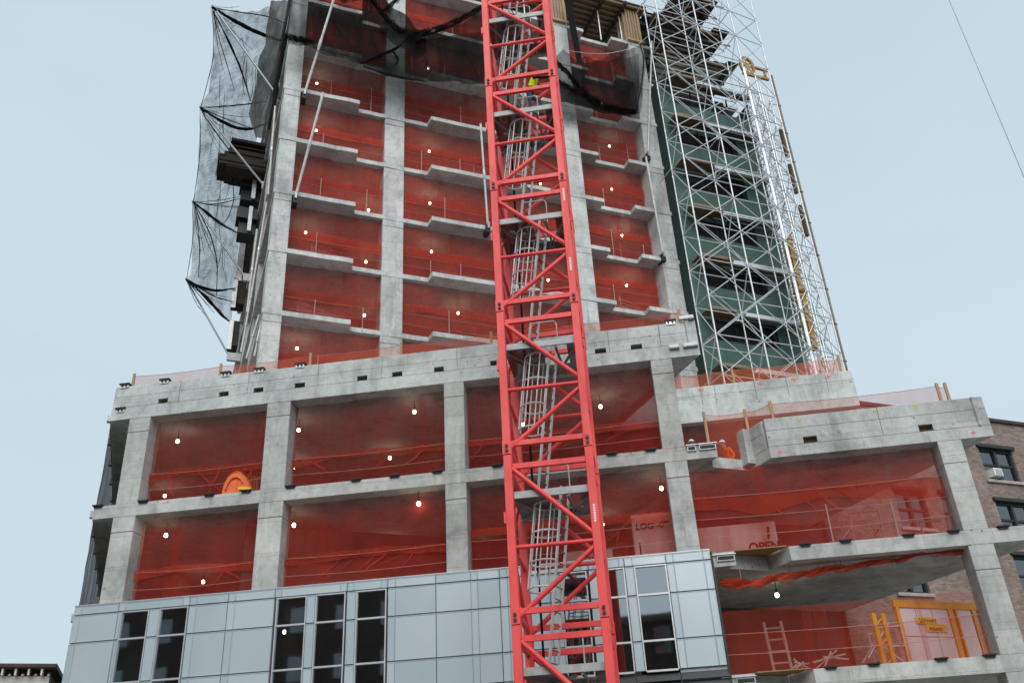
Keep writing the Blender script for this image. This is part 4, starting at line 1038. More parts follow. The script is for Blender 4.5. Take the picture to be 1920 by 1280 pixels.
# net on outrigger poles at the left flank
tips = [(398, 10), (375, 200), (361, 377), (348, 522)]; feet = [(525, 187), (495, 348), (460, 520), (430, 668)]; pv = [4, 8, 11, 13]
for i in range(4):
    T = thing('outrigger_pole', '%s grey outrigger pole holding the black net left of the tower' % ['topmost', 'second highest', 'third highest', 'lowest'][i], 'pole', onp(TOW, pv[i], *feet[i]), 'outrigger poles of the left net')
    p = onp(TOW, pv[i], *tips[i]); q = onp(TOW, pv[i], *feet[i])
    rod('pole_tube', q, p, .06 if i < 3 else .05, 'bracket_steel', T, 10)
    a, d = TOW.ad(q); MB().box(TOW, a - .12, max(a + .15, 2.45), d - .1, d + .1, q.z - .25, q.z + .2).build('pole_bracket', 'bracket_steel', T)
NL = thing('black_side_net', 'large black net bulging from outrigger poles on the left of the tower', 'safety net', onp(TOW, 8, 450, 400))
RW = [(12, 395, 512, 4), (40, 398, 524, 4.6), (78, 404, 528, 5.4), (134, 396, 518, 6.4), (175, 391, 506, 7.3), (200, 374, 496, 8), (222, 378, 490, 8.3), (250, 374, 484, 8.8), (312, 371, 470, 9.8), (355, 369, 462, 10.5), (377, 361, 456, 11), (400, 363, 452, 11.2), (428, 362, 450, 11.5), (490, 360, 445, 12.4), (515, 358, 442, 12.8), (523, 348, 441, 13), (545, 372, 438, 13), (575, 404, 436, 13), (604, 430, 434, 13)]
rows = []
for i in range(len(RW) - 1):
    for k in range(4):
        t = k / 4; y, x0, x1, v = [RW[i][j] + (RW[i + 1][j] - RW[i][j]) * t for j in range(4)]
        row = []
        for c in range(33):
            s_ = c / 32; P = onp(TOW, v + .35 * math.sin(pi * s_), x0 + (x1 - x0) * s_, y + 10 * math.sin(pi * s_) * (1 if y < 40 else .3))
            row.append(P + TOW.n * (wr(P, .22, .7, 31) + .07 * math.sin(s_ * 26 + y * .02)))
        rows.append(row)
MB().grid(rows).build('net_sheet', 'net_black', NL, True)
vv = lambda y: next(RW[i][3] + (RW[i + 1][3] - RW[i][3]) * (y - RW[i][0]) / (RW[i + 1][0] - RW[i][0]) for i in range(len(RW) - 1) if RW[i][0] <= y <= RW[i + 1][0]) - .2
def nlrope(l, r, mat='rope_black', nm='net_fold'): rope(nm, [onp(TOW, vv(min(max(y, 12), 604)), x, y) for x, y in l], r, mat, NL)
nlrope([(397, 14), (430, 34), (470, 56), (505, 70), (538, 80)], .085, 'net_black_dense'); nlrope([(397, 14), (440, 22), (500, 30), (535, 44)], .03)
nlrope([(400, 22), (430, 80), (452, 130), (470, 190)], .05, 'net_black_dense'); nlrope([(398, 18), (410, 70), (425, 120), (440, 170)], .022)
nlrope([(375, 202), (405, 222), (440, 240), (470, 243), (498, 232)], .07, 'net_black_dense'); nlrope([(375, 202), (420, 200), (470, 195), (500, 190)], .035, 'net_black_dense')
nlrope([(376, 205), (395, 235), (415, 262), (432, 285)], .035); nlrope([(432, 256), (433, 320), (440, 372), (428, 410), (410, 425)], .022)
nlrope([(361, 378), (385, 396), (410, 418), (452, 440)], .06, 'net_black_dense'); nlrope([(361, 378), (375, 400), (395, 440), (408, 490), (406, 555)], .03)
nlrope([(365, 385), (372, 430), (375, 470), (372, 520)], .028); nlrope([(362, 378), (400, 385), (452, 372)], .025)
nlrope([(348, 523), (375, 538), (405, 546), (442, 540)], .06, 'net_black_dense'); nlrope([(350, 525), (385, 555), (415, 590), (430, 602)], .07, 'net_black_dense')
nlrope([(352, 526), (400, 556), (438, 566)], .035)
rq = random.Random(5)
for i in range(4):
    for q in range(9):
        an = radians(rq.uniform(-8, 82)); ln = rq.uniform(50, 135) * (.75 if i == 3 else 1); ex_, ey_ = tips[i][0] + cos(an) * ln, tips[i][1] + math.sin(an) * ln
        if ey_ > 595 or ex_ > 500 or ex_ > 560 - ey_ * .2: continue
        nlrope([(tips[i][0] + 2, tips[i][1] + 2), ((tips[i][0] + ex_) / 2 + rq.uniform(-4, 4), (tips[i][1] + ey_) / 2 + rq.uniform(2, 10)), (ex_, ey_)], rq.uniform(.008, .02), 'rope_black', 'net_crease')
for q in range(22):
    yy = rq.uniform(60, 470); xl = next(RW[i][1] for i in range(len(RW) - 1) if RW[i][0] <= yy <= RW[i + 1][0]); xr = next(RW[i][2] for i in range(len(RW) - 1) if RW[i][0] <= yy <= RW[i + 1][0])
    xx = xl + (xr - xl) * rq.uniform(.12, .7); ln = rq.uniform(35, 100)
    nlrope([(xx, yy), (xx + rq.uniform(-8, 8), yy + ln / 2), (xx + rq.uniform(-14, 6), min(570, yy + ln))], rq.uniform(.008, .018), 'rope_black', 'net_crease')
for i in range(3): nlrope([tips[i], ((tips[i][0] + tips[i + 1][0]) / 2 + [16, 8, 8][i], (tips[i][1] + tips[i + 1][1]) / 2), (tips[i + 1][0] + 2, tips[i + 1][1])], .02, 'rope_black', 'edge_rope')
NL2 = thing('grey_tarpaulin', 'weathered grey tarpaulin bulging over the upper left edge of the tower', 'tarpaulin', onp(TOW, 3, 500, 150))
TW = [(0, 508, 540), (30, 504, 538), (60, 498, 536), (90, 497, 530), (110, 486, 528), (130, 482, 524), (160, 480, 518), (190, 472, 512), (215, 466, 508), (240, 474, 500), (258, 480, 498)]
rows = []
for y, x0, x1 in TW:
    rows.append([(lambda P, c: P + TOW.n * (wr(P, .3, .9, 12)) )(onp(TOW, 3.2 + 1.2 * (c / 12) + y * .01, x0 + (x1 - x0) * c / 12, y), c) for c in range(13)])
MB().grid(rows).build('tarp_sheet', 'net_tarp', NL2, True)
rope('tarp_edge', [onp(TOW, 2.6, *p) for p in ((548, 0), (536, 60), (520, 150), (505, 240))], .13, 'rope_black', NL2)

# dark timber platforms hanging off the left flank
def pbox(name, T, v, x0, y0, x1, y1, dep, mat):
    a0, z1 = on(TOW, v, x0, y0); a1, z0 = on(TOW, v, x1, y1)
    MB().box(TOW, a0, a1, v, v + dep, z0, z1).build(name, mat, T)
LP = thing('loading_platform', 'dark timber loading platform jutting out left below the grey tarpaulin', 'platform', onp(TOW, 9, 460, 300))
for x0, y0, x1, y1, d in ((434, 262, 500, 270, 0), (436, 271, 500, 285, .1), (428, 284, 500, 290, .05), (411, 288, 425, 294, 0), (420, 291, 500, 297, .12), (410, 297, 500, 303, 0), (410, 304, 500, 310, .06), (424, 310, 497, 317, .1), (432, 313, 494, 319, .14)):
    pbox('platform_timber', LP, 9 + d, x0, y0, x1, y1, 1.6, 'timber_dark')
for l in (((454, 322, 488, 352), (456, 330, 492, 380)), ((446, 386, 484, 412), (450, 398, 478, 440))):
    Tq = thing('edge_box', 'dark boxed edge protection on the left flank, %s of two' % ('upper' if l[0][1] < 350 else 'lower'), 'edge protection', onp(TOW, 10, l[0][0], l[0][3]), 'dark edge boxes on the left flank')
    for j, b in enumerate(l): pbox('side_panel', Tq, 10 + .3 * j, *b, 1.0, 'black_louvre')
    pbox('corner_stud', Tq, 9.9, l[0][0] + 22, l[0][1], l[0][0] + 24, l[0][3] + 20, .08, 'galvanised')
for n_, (x0, y0, x1, y1) in enumerate(((452, 440, 466, 520), (440, 520, 458, 570), (432, 600, 446, 648))):
    Tq = thing('edge_box', 'dark panel at the outer left edge of the tower, %s of three' % ['highest', 'middle', 'lowest'][n_], 'edge protection', onp(TOW, 13, x0, y1), 'dark panels at the left edge')
    pbox('side_panel', Tq, 13, x0, y0, x1, y1, .9, 'timber_dark'); pbox('edge_trim', Tq, 12.9, x0 - 1, y0, x0 + 1, y1 + 6, .1, 'galvanised')
for n_, (p, q, v) in enumerate((((516, 200), (503, 365), 2.2), ((500, 380), (470, 560), 4.2), ((530, 380), (498, 560), 1.2), ((482, 430), (463, 585), 6), ((470, 560), (452, 660), 5), ((500, 560), (477, 668), 2.2), ((519, 480), (482, 640), .7), ((486, 590), (462, 672), 3.4))):
    T = thing('flank_post', 'pale upright tube along the left flank of the tower, %s from the top' % ORD[n_], 'pole', onp(TOW, v, *q), 'pale tubes on the left flank')
    rod('post_tube', onp(TOW, v, *q), onp(TOW, v, *p), .05, 'pole_white', T, 8)
    rod('post_coupler', onp(TOW, v, *q).lerp(onp(TOW, v, *p), .48), onp(TOW, v, *q).lerp(onp(TOW, v, *p), .52), .065, 'galvanised', T, 8)

# ------------------------------------------------------------------ brick neighbour on the right
BR = thing('brick_house', 'weathered brown brick building with dark sash windows at the far right', 'building', TOW.p(34, -6, 0))
WINS = [(31.15, 33.0, 13.62, 15.06), (31.15, 33.0, 11.2, 12.72), (31.15, 33.0, 8.9, 10.5), (26.0, 27.5, 11.3, 12.8), (28.3, 29.8, 11.3, 12.8), (36.5, 38.3, 13.6, 15.06), (36.5, 38.3, 11.2, 12.72), (25.0, 26.5, 8.8, 10.4), (31.15, 33.0, 6.4, 8.0)]
def wall_with_holes(a0, a1, z0, z1, holes, name, mat, T, v, th):
    xs = sorted({a0, a1, *[h[0] for h in holes], *[h[1] for h in holes]}); m = MB()
    for x0, x1 in zip(xs[:-1], xs[1:]):
        hs = sorted([(h[2], h[3]) for h in holes if h[0] <= x0 + 1e-6 and h[1] >= x1 - 1e-6]); z = z0
        for b, t in hs + [(z1, z1)]:
            if b > z: m.box(TOW, x0, x1, v, v + th, z, b)
            z = t
    return m.build(name, mat, T)
wall_with_holes(24.6, 52, 0, 16.3, WINS, 'wall', 'brick_wall', BR, -6, .4)
MB().box(TOW, 22.4, 24.595, -6, -5.6, 0, 14.2).build('wall', 'brick_wall', BR)
MB().box(TOW, 24.5, 52, -6.1, -5.5, 16.305, 16.45).build('coping', 'old_stone', BR)
MB().box(TOW, 24.6, 52, -5.5, -2, 0, 16.0).build('inner_block', 'opening_shade', BR)
for a0, a1, z0, z1 in WINS:
    f = MB(); fw = .09
    f.box(TOW, a0, a0 + fw, -5.9, -5.75, z0, z1).box(TOW, a1 - fw, a1, -5.9, -5.75, z0, z1).box(TOW, a0 + fw, a1 - fw, -5.9, -5.75, z1 - fw * 1.4, z1).box(TOW, a0 + fw, a1 - fw, -5.9, -5.75, z0, z0 + fw)
    mid = (a0 + a1) / 2; zm = (z0 + z1) / 2
    f.box(TOW, mid - .06, mid + .06, -5.92, -5.76, z0 + fw, z1 - fw * 1.4); f.box(TOW, a0 + fw, mid - .06, -5.89, -5.77, zm - .04, zm + .04); f.box(TOW, mid + .06, a1 - fw, -5.89, -5.77, zm - .04, zm + .04)
    f.box(TOW, a0 - .1, a1 + .1, -6.12, -5.92, z1 - .02, z1 + .12)
    wo = f.build('window', 'window_frame_dark', BR)
    for x0, x1 in ((a0 + fw, mid - .06), (mid + .06, a1 - fw)):
        for y0, y1 in ((z0 + fw, zm - .04), (zm + .04, z1 - fw * 1.4)):
            MB().box(TOW, x0, x1, -5.83, -5.82, y0, y1).build('pane', 'old_glass', wo)
    MB().box(TOW, a0 - .1, a1 + .1, -6.1, -5.8, z0 - .12, z0 - .003).build('sill', 'stone_sill', wo)
    MB().grid([[TOW.p(a0 + .1 + (mid - a0 - .2) * i / 12, -5.7 + .05 * math.sin(i * 1.9), z0 + .1 + (z1 - z0 - .3) * j) for i in range(13)] for j in (0, 1)]).build('curtain', 'gate_white', wo)
AC = thing('air_conditioner', 'small white window air conditioner in the uppermost brick building window', 'air conditioner', TOW.p(31.55, -6.1, 13.72))
MB().bevbox(TOW, 31.33, 31.78, -6.28, -5.84, 13.72, 14.05, .02).build('casing', 'helmet_white', AC)
MB().box(TOW, 31.38, 31.73, -6.285, -6.281, 13.76, 14.0).build('grille', 'bracket_steel', AC)
for i in range(6): MB().box(TOW, 31.39, 31.72, -6.295, -6.286, 13.775 + i * .038, 13.79 + i * .038).build('grille_slat', 'crate_white', AC)

# opposite side of the street, seen mirrored in the new windows
for nm_, lab, x0, x1, hh in (('brick_house', 'tall dark brick house across the street, mirrored in the left windows', -75, -17, 31), ('brick_house', 'lower brick house across the street, mirrored in the right windows', -16.5, 22, 16.5)):
    T = thing(nm_, lab, 'building', POD.p((x0 + x1) / 2, -50, 0), 'houses across the street')
    MB().box(POD, x0, x1, -66, -50, 0, hh).build('wall', 'old_stone', T)
    MB().box(POD, x0 - .2, x1 + .2, -66.2, -49.6, hh + .003, hh + .6).build('cornice', 'old_stone', T)
    for i in range(int((x1 - x0) / 4)):
        for k in range(int(hh / 4)):
            wq = MB().box(POD, x0 + 1.2 + i * 4, x0 + 2.7 + i * 4, -49.99, -49.93, 2 + k * 4, 4.2 + k * 4).build('window', 'window_frame_dark', T)
            MB().box(POD, x0 + 1.3 + i * 4, x0 + 2.6 + i * 4, -49.925, -49.91, 2.1 + k * 4, 4.1 + k * 4).build('pane', 'old_glass', wq)

# old building at the bottom left
d_ = 62.0; OB = Frame(d_ * .985, -20)
xa = OB.ad(Vector((d_ * sin(radians(-34)), d_ * cos(radians(-34)), 0)))[0]
a_r, z_r = on(OB, 0, 108, 1250); _, z_f = on(OB, 0, 100, 1268)
OBT = thing('old_building', 'dark brown old building with bracketed cornice in the bottom left corner', 'building', OB.p(a_r - 6, 0, 0))
MB().box(OB, a_r - 14, a_r - .45, .3, 9, 0, z_r - .1).build('wall', 'old_stone', OBT)
MB().bevbox(OB, a_r - 14, a_r, -.55, 9, z_r - .12, z_r + .12, .05).build('cornice', 'old_stone', OBT)
MB().box(OB, a_r - 14, a_r - .35, .1, .298, z_f - .75, z_f + .05).build('frieze', 'frieze_white', OBT)
MB().box(OB, a_r - 14, a_r - .3, -.05, .298, z_f - 1.1, z_f - .78).build('string_course', 'old_stone', OBT)
for i in range(12):
    a = a_r - .75 - i * .68
    MB().box(OB, a - .05, a + .05, -.4, .3, z_r - .5, z_r - .125).box(OB, a - .035, a + .035, -.15, .3, z_f + .02, z_r - .5).build('cornice_bracket', 'frieze_white', OBT)
    MB().ball(OB.p(a + .34, .05, z_f + .1), .09, 8, 6).build('rosette', 'frieze_white', OBT, True)

# ------------------------------------------------------------------ things on the podium floors
CRT = thing('packing_crate', 'white wrapped crate marked LOG-09 left of the streaked column', 'crate', POD.p(0.5, 1.2, 8.48), 'white wrapped crates')
a0, z1 = on(POD, .72, 1182, 966)
MB().bevbox(POD, a0, a0 + 1.75, .72, 1.9, 8.5, z1, .03).build('crate_body', 'crate_white', CRT)
for i in range(3): MB().box(POD, a0 - .05, a0 + 1.8, .95 + i * .4, 1.08 + i * .4, 8.482, 8.499).build('skid', 'timber', CRT)
text_part('marking', 'LOG -09', POD.p(a0 + .1, .712, on(POD, .72, 1184, 994)[1]), POD.e, (0, 0, 1), .27, 'marker_ink', CRT, .1, None, .008)
MB().box(POD, a0 + .16, a0 + .2, .705, .718, z1 - 1.3, z1 - .85).build('tear', 'marker_ink', CRT)
CR2 = thing('packing_crate', 'white wrapped crate marked 1 and OPEN right of the streaked column', 'crate', POD.p(3.2, 1.2, 8.48), 'white wrapped crates')
b1, zt2 = on(POD, .72, 1452, 976)
MB().bevbox(POD, a0 + 1.85, b1, .72, 1.9, 8.5, zt2, .03).build('crate_body', 'crate_white', CR2)
for i in range(3): MB().box(POD, a0 + 1.8, b1 + .05, .95 + i * .4, 1.08 + i * .4, 8.482, 8.499).build('skid', 'timber', CR2)
text_part('marking', '1', POD.p(b1 - .38, .712, zt2 - .5), POD.e, (0, 0, 1), .5, 'marker_ink', CR2, .1, None, .012)
pz = on(POD, .72, 1404, 1032); text_part('marking', 'OPEN', POD.p(pz[0], .712, pz[1] - .02), POD.e, (0, 0, 1), .34, 'marker_ink', CR2, .1, None, .012)
pz = on(POD, .72, 1322, 1048); text_part('marking', 'OA', POD.p(pz[0], .712, pz[1] - .02), POD.e, (0, 0, 1), .3, 'marker_ink', CR2, .1)
CR3 = thing('packing_crate', 'low white crate with scrawled marking behind the crane mast', 'crate', POD.p(-1, 1.2, 8.48), 'white wrapped crates')
c0_, zt3 = on(POD, .9, 1060, 1036)
MB().bevbox(POD, c0_, c0_ + 1.4, .9, 1.8, 8.5, zt3, .03).build('crate_body', 'crate_white', CR3)
MB().box(POD, c0_, c0_ + 1.4, .92, 1.0, 8.482, 8.499).build('skid', 'timber', CR3)
text_part('marking', 'OL', POD.p(c0_ + .5, .892, zt3 - .38), POD.e, (0, 0, 1), .3, 'marker_ink', CR3, .1)
# orange rubble hopper and pallets
HP = thing('rubble_hopper', 'rounded orange hopper at the edge of the upper podium storey, left bay', 'hopper', POD.p(-12.6, 1, 11.75))
h0, _ = on(POD, .06, 415, 915); h1, _ = on(POD, .06, 470, 915); _, hz = on(POD, .06, 438, 883)
hc = (h0 + h1) / 2; hw = (h1 - h0) / 2; hh = hz - 11.75
def arch(d, sc): return [POD.p(hc + hw * sc * x, d, 11.76 + hh * sc * y) for x, y in [(-1, 0), (-.98, .2), (-.9, .5), (-.7, .78), (-.42, .95), (-.1, 1), (.15, .95), (.4, .8), (.65, .55), (.88, .25), (1, 0)]]
MB().grid([arch(.06, .96), arch(.09, 1), arch(.42, 1), arch(.44, .96)]).build('hopper_shell', 'hopper_orange', HP, True)
m = MB(); A_ = arch(.08, .96); m.add(A_, [tuple(range(len(A_)))]); m.build('hopper_front', 'hopper_orange', HP)
rope('hopper_rib', arch(.05, .72)[1:9], .03, 'hopper_orange', HP)
MB().box(POD, hc - .02, hc + .02, .05, .078, 11.77, 11.75 + hh * .6).build('hopper_seam', 'hopper_orange', HP)
MB().beam(POD.p(hc + .1, .03, 11.90), POD.p(hc + .52, .01, 11.83), .03, .08).build('hopper_plate', 'sign_yellow', HP)
PT = thing('timber_stack', 'upright timber pallet boards behind the orange hopper', 'timber', POD.p(-11.9, 1.9, 11.75))
p0, _ = on(POD, 1.9, 447, 900); 
for i in range(7): MB().box(POD, p0 + i * .11, p0 + i * .11 + .075, 1.85 + .02 * (i % 2), 1.9, 11.752, 12.95 + .04 * (i % 3)).build('board', 'timber', PT)
for z in (12.0, 12.5, 12.9): MB().box(POD, p0 - .05, p0 + .8, 1.905, 1.95, z, z + .09).build('cross_board', 'timber', PT)

# yellow hoist gate with its sign
GA = thing('hoist_gate', 'yellow framed hoist gate with white panels and a small yellow sign', 'gate', TOW.p(20.5, -11.5, 5.2))
gv = -11.5; gy = lambda px, py: on(TOW, gv, px, py)
gl, gt = gy(1680, 1138); gm, _ = gy(1795, 1200); gr, _ = gy(1852, 1200); gz0 = 5.205; gt = 6.86
for a, wd in ((gl, .12), (gm, .16), (gr, .12), (gm + .22, .06), (gr - .3, .05)): MB().box(TOW, a - wd / 2, a + wd / 2, gv - .05, gv + .05, gz0, gt).build('gate_post', 'gate_yellow', GA)
MB().box(TOW, gl - .1, gr + .1, gv - .052, gv + .048, gt + .002, gt + .2).build('gate_beam', 'gate_yellow', GA)
for c0g, c1g, rws in ((gl + .07, gm - .09, 2), (gm + .26, gr - .34, 1)):
    nx_ = 3 if rws == 2 else 1
    for i in range(nx_):
        for j in range(rws):
            w0 = c0g + (c1g - c0g) * i / nx_; w1 = c0g + (c1g - c0g) * (i + 1) / nx_; y0 = gz0 + .08 + (gt - gz0 - .1) * j / rws; y1 = gz0 + .08 + (gt - gz0 - .1) * (j + 1) / rws
            MB().bevbox(TOW, w0 + .015, w1 - .015, gv - .02, gv + .02, y0 + .012, y1 - .012, .01).build('gate_panel', 'gate_white', GA)
MB().box(TOW, gm + .1, gr, gv - .04, gv + .03, gz0 + .02, gz0 + .1).build('gate_rail', 'gate_yellow', GA)
for a in (gl - .75, gl - .42): MB().box(TOW, a - .07, a + .07, gv + .1, gv + .2, gz0, gt - .15).build('side_post', 'gate_yellow', GA)
for a in (.2, .75, 1.3): rod('side_brace', TOW.p(gl - .75, gv + .15, gz0 + a - .15), TOW.p(gl - .42, gv + .15, gz0 + a + .1), .03, 'gate_yellow', GA)
SGN = MB().box(TOW, gl + .55, gl + 1.28, gv - .06, gv - .045, 6.42, 6.6).box(TOW, gl + .85, gl + 1.6, gv - .06, gv - .045, 6.2, 6.405).build('sign_plate', 'sign_yellow', GA)
text_part('lettering', 'SAFWAY', TOW.p(gl + .63, gv - .068, 6.445), TOW.e, (0, 0, 1), .165, 'marker_ink', SGN)
text_part('lettering', 'Atlantic', TOW.p(gl + .93, gv - .068, 6.235), TOW.e, (0, 0, 1), .165, 'marker_ink', SGN)

# loose scaffold frames and tube bundles stored on the floors
def frames(label, fr, a, d, z, s, mat='pole_white', n=2):
    T = thing('scaffold_frame', label, 'scaffold', fr.p(a, d, z), 'stored scaffold frames')
    for k in range(n):
        dd = d + k * .9
        for x in (0, s): rod('upright', fr.p(a + x, dd, z), fr.p(a + x, dd, z + 1.15), .028, mat, T)
        rod('crossbar', fr.p(a, dd, z + 1.13), fr.p(a + s, dd, z + 1.13), .026, mat, T); rod('crossbar', fr.p(a, dd, z + .6), fr.p(a + s, dd, z + .6), .022, mat, T)
        rod('cross_brace', fr.p(a - .35, dd, z + .35), fr.p(a + s * .6, dd, z + 1.25), .026, mat, T); rod('cross_brace', fr.p(a - .1, dd, z + .8), fr.p(a + s, dd, z + .05), .022, mat, T)
    for x in (0, s): rod('tie_bar', fr.p(a + x, d, z + .7), fr.p(a + x, d + .9 * (n - 1), z + .7), .022, mat, T)
fa_, _ = on(POD, 1.2, 1600, 1000)
frames('pale scaffold frames standing behind the wide red net', POD, fa_, 1.2, 8.485, .85)
fb_, _ = on(POD, 1.3, 1655, 1240); frames('pale scaffold frames left of the yellow gate', POD, fb_, 1.3, 5.205, .7)
T = thing('rail_rack', 'low pale guard rail along the slab right of the scaffold frames', 'guard rail', POD.p(7.4, 1.4, 8.48))
for i in range(4): rod('rail_post', POD.p(6.9 + i * .75, 1.5, 8.485), POD.p(6.9 + i * .75, 1.5, 9.3), .03, 'pole_white', T)
for z in (8.85, 9.28): rod('rail', POD.p(6.3, 1.5, z + .1), POD.p(9.0, 1.5, z - .05), .025, 'pole_white', T)
T = thing('plywood_pile', 'orange brown plywood sheets lying behind the guard rail', 'plywood', POD.p(7.6, 1.9, 8.48))
for i in range(4): MB().box(POD, 6.6, 8.7 - .1 * i, 1.7, 2.9, 8.486 + i * .08, 8.56 + i * .08).build('plywood_sheet', 'gate_yellow' if i == 2 else 'timber', T)
def star(label, a, d, z, r0):
    rd = random.Random(int(a * 10)); T = thing('tube_bundle', label, 'tubes', POD.p(a, d, z), 'loose scaffold tubes')
    c = POD.p(a, d, z + r0 * .9)
    for i in range(5):
        an = rd.choice((.25, .9, 1.5, 2.2, 2.8)) + rd.uniform(-.25, .25); rr_ = r0 * rd.uniform(.6, 1.15); v = POD.e * cos(an) * rr_ + Vector((0, 0, sin(an) * rr_ * .8)) + POD.n * rd.uniform(-.3, .3)
        o_ = POD.e * rd.uniform(-.12, .12); zl = (c - v + o_).z; lift = Vector((0, 0, max(0, z + .03 - zl))); rod('loose_tube', c - v + o_ + lift, c + v * rd.uniform(.5, 1) + o_ + lift, .024, 'pole_white', T)
sa, _ = on(POD, 1.0, 1553, 1225); star('pale loose tubes crossing like a star in the bottom right bay', sa, 1.0, 5.21, .42)
sa, _ = on(POD, 1.0, 1495, 1240); star('low pale tube bundle left of the star of tubes', sa, 1.0, 5.21, .3)
def bundle(label, fr, px0, px1, d, z, h):
    a0, _ = on(fr, d, *px0); a1, _ = on(fr, d, *px1); rd = random.Random(px0[0]); T = thing('tube_bundle', label, 'tubes', fr.p((a0 + a1) / 2, d, z), 'loose scaffold tubes')
    for i in range(16):
        zz = z + .05 + h * rd.uniform(.25, 1); dd = d + rd.uniform(0, .5)
        rod('loose_tube', fr.p(a0 + rd.uniform(-.1, .35), dd, zz), fr.p(a1 - rd.uniform(0, .9), dd, z + .05 + (zz - z) * .62), .022, 'pole_white', T)
    for i in range(3): rod('stack_post', fr.p(a0 + .1 + .12 * i, d + .2 * i, z), fr.p(a0 + .1 + .12 * i, d + .2 * i, z + h + .15), .024, 'pole_white', T)
bundle('bundle of pale tubes on the second tower floor, left bay', TOW, (553, 590), (650, 600), .92, FL[1], 1.15)
bundle('bundle of pale tubes on the third tower floor, left bay', TOW, (580, 470), (670, 490), .92, FL[2], .95)
bundle('bundle of pale tubes in the right tower bay above the terrace', TOW, (1160, 568), (1212, 578), .92, FL[2], .8)
bundle('bundle of pale tubes seen behind the crane mast', TOW, (975, 540), (1045, 550), .92, FL[2], .9)
T = thing('site_ladder', 'pale ladder-like frame leaning in the bottom right bay', 'ladder', POD.p(3.6, 2.4, 5.2))
la_, _ = on(POD, 2.4, 1437, 1180); 
for x in (0, .5): rod('ladder_rail', POD.p(la_ + x, 2.2, 5.21), POD.p(la_ + x, 2.8, 7.0), .05, 'stone_sill', T)
for i in range(5): rod('ladder_rung', POD.p(la_, 2.25 + .12 * i, 5.4 + .35 * i), POD.p(la_ + .5, 2.25 + .12 * i, 5.4 + .35 * i), .03, 'stone_sill', T)

# hanging crane rope at the upper right
dr = 45.0
p = Vector((dr * sin(radians(35.35)), dr * cos(radians(35.35)), CAMZ + .96 * dr)); q = Vector((dr * sin(radians(35.6)), dr * cos(radians(35.6)), CAMZ + .40 * dr))
ro = MB().tube([p, p.lerp(q, .5) + Vector((.03, 0, 0)), q], .022, 6).build('hoist_rope', 'bracket_steel'); tag(ro, 'thin dark rope hanging against the sky at the upper right', 'rope')

# ------------------------------------------------------------------ workers
def person(label, base, joints, edges, colour, base_rot=0.0):
    """joints: name -> (x, y, z, radius) in metres, local; one continuous skinned body, faces coloured as clothing"""
    names = list(joints); idx = {n: i for i, n in enumerate(names)}
    me = bpy.data.meshes.new('person'); me.from_pydata([joints[n][:3] for n in names], [(idx[a], idx[b]) for a, b in edges], [])
    o = bpy.data.objects.new('person', me); COL.objects.link(o)
    md = o.modifiers.new('s', 'SKIN'); sb = o.modifiers.new('u', 'SUBSURF'); sb.levels = 1; sb.render_levels = 1
    sv = me.skin_vertices[0].data
    for n in names:
        sv[idx[n]].radius = (joints[n][3],) * 2; sv[idx[n]].use_root = (n == 'pelvis')
    dg = bpy.context.evaluated_depsgraph_get(); dg.update()
    m2 = bpy.data.meshes.new_from_object(o.evaluated_get(dg)); bpy.data.objects.remove(o)
    body = bpy.data.objects.new('person', m2); COL.objects.link(body)
    mats = ['skin', 'vest', 'denim', 'black_cloth', 'orange_cloth', 'boot']
    m2.materials.clear()
    for n in mats: m2.materials.append(MAT[n])
    jl = [(Vector(joints[a][:3]), Vector(joints[b][:3]), a, b) for a, b in edges]
    for p in m2.polygons:
        c = p.center; best = min(jl, key=lambda e: ((c - (e[0] + (e[1] - e[0]) * max(0, min(1, (c - e[0]).dot(e[1] - e[0]) / max(1e-6, (e[1] - e[0]).length_squared)))))).length)
        p.material_index = mats.index(colour(best[2], best[3], c)); p.use_smooth = True
    body.location = base; body.rotation_euler = (0, 0, base_rot); ROOT[body] = Vector((0, 0, 0))
    body['label'] = label; body['category'] = 'person'
    return body
def hand(j, e, side, w, dirv, up):
    """palm and five unequal curled fingers grown from wrist joint w"""
    W = Vector(j[w][:3]); d = Vector(dirv).normalized(); u = Vector(up).normalized(); s = d.cross(u)
    pn = 'palm' + side; j[pn] = tuple(W + d * .07) + (.026,); e.append((w, pn))
    for k, (ln, off) in enumerate(((.075, -.03), (.085, -.01), (.08, .01), (.06, .03))):
        b = W + d * .1 + s * off; n1, n2 = 'f%s%da' % (side, k), 'f%s%db' % (side, k)
        j[n1] = tuple(b) + (.0095,); j[n2] = tuple(b + d * ln * .6 - u * ln * .6) + (.008,); e += [(pn, n1), (n1, n2)]
    t1 = 'th%s' % side; j[t1] = tuple(W + d * .07 - s * .06 - u * .02) + (.01,); e.append((pn, t1))
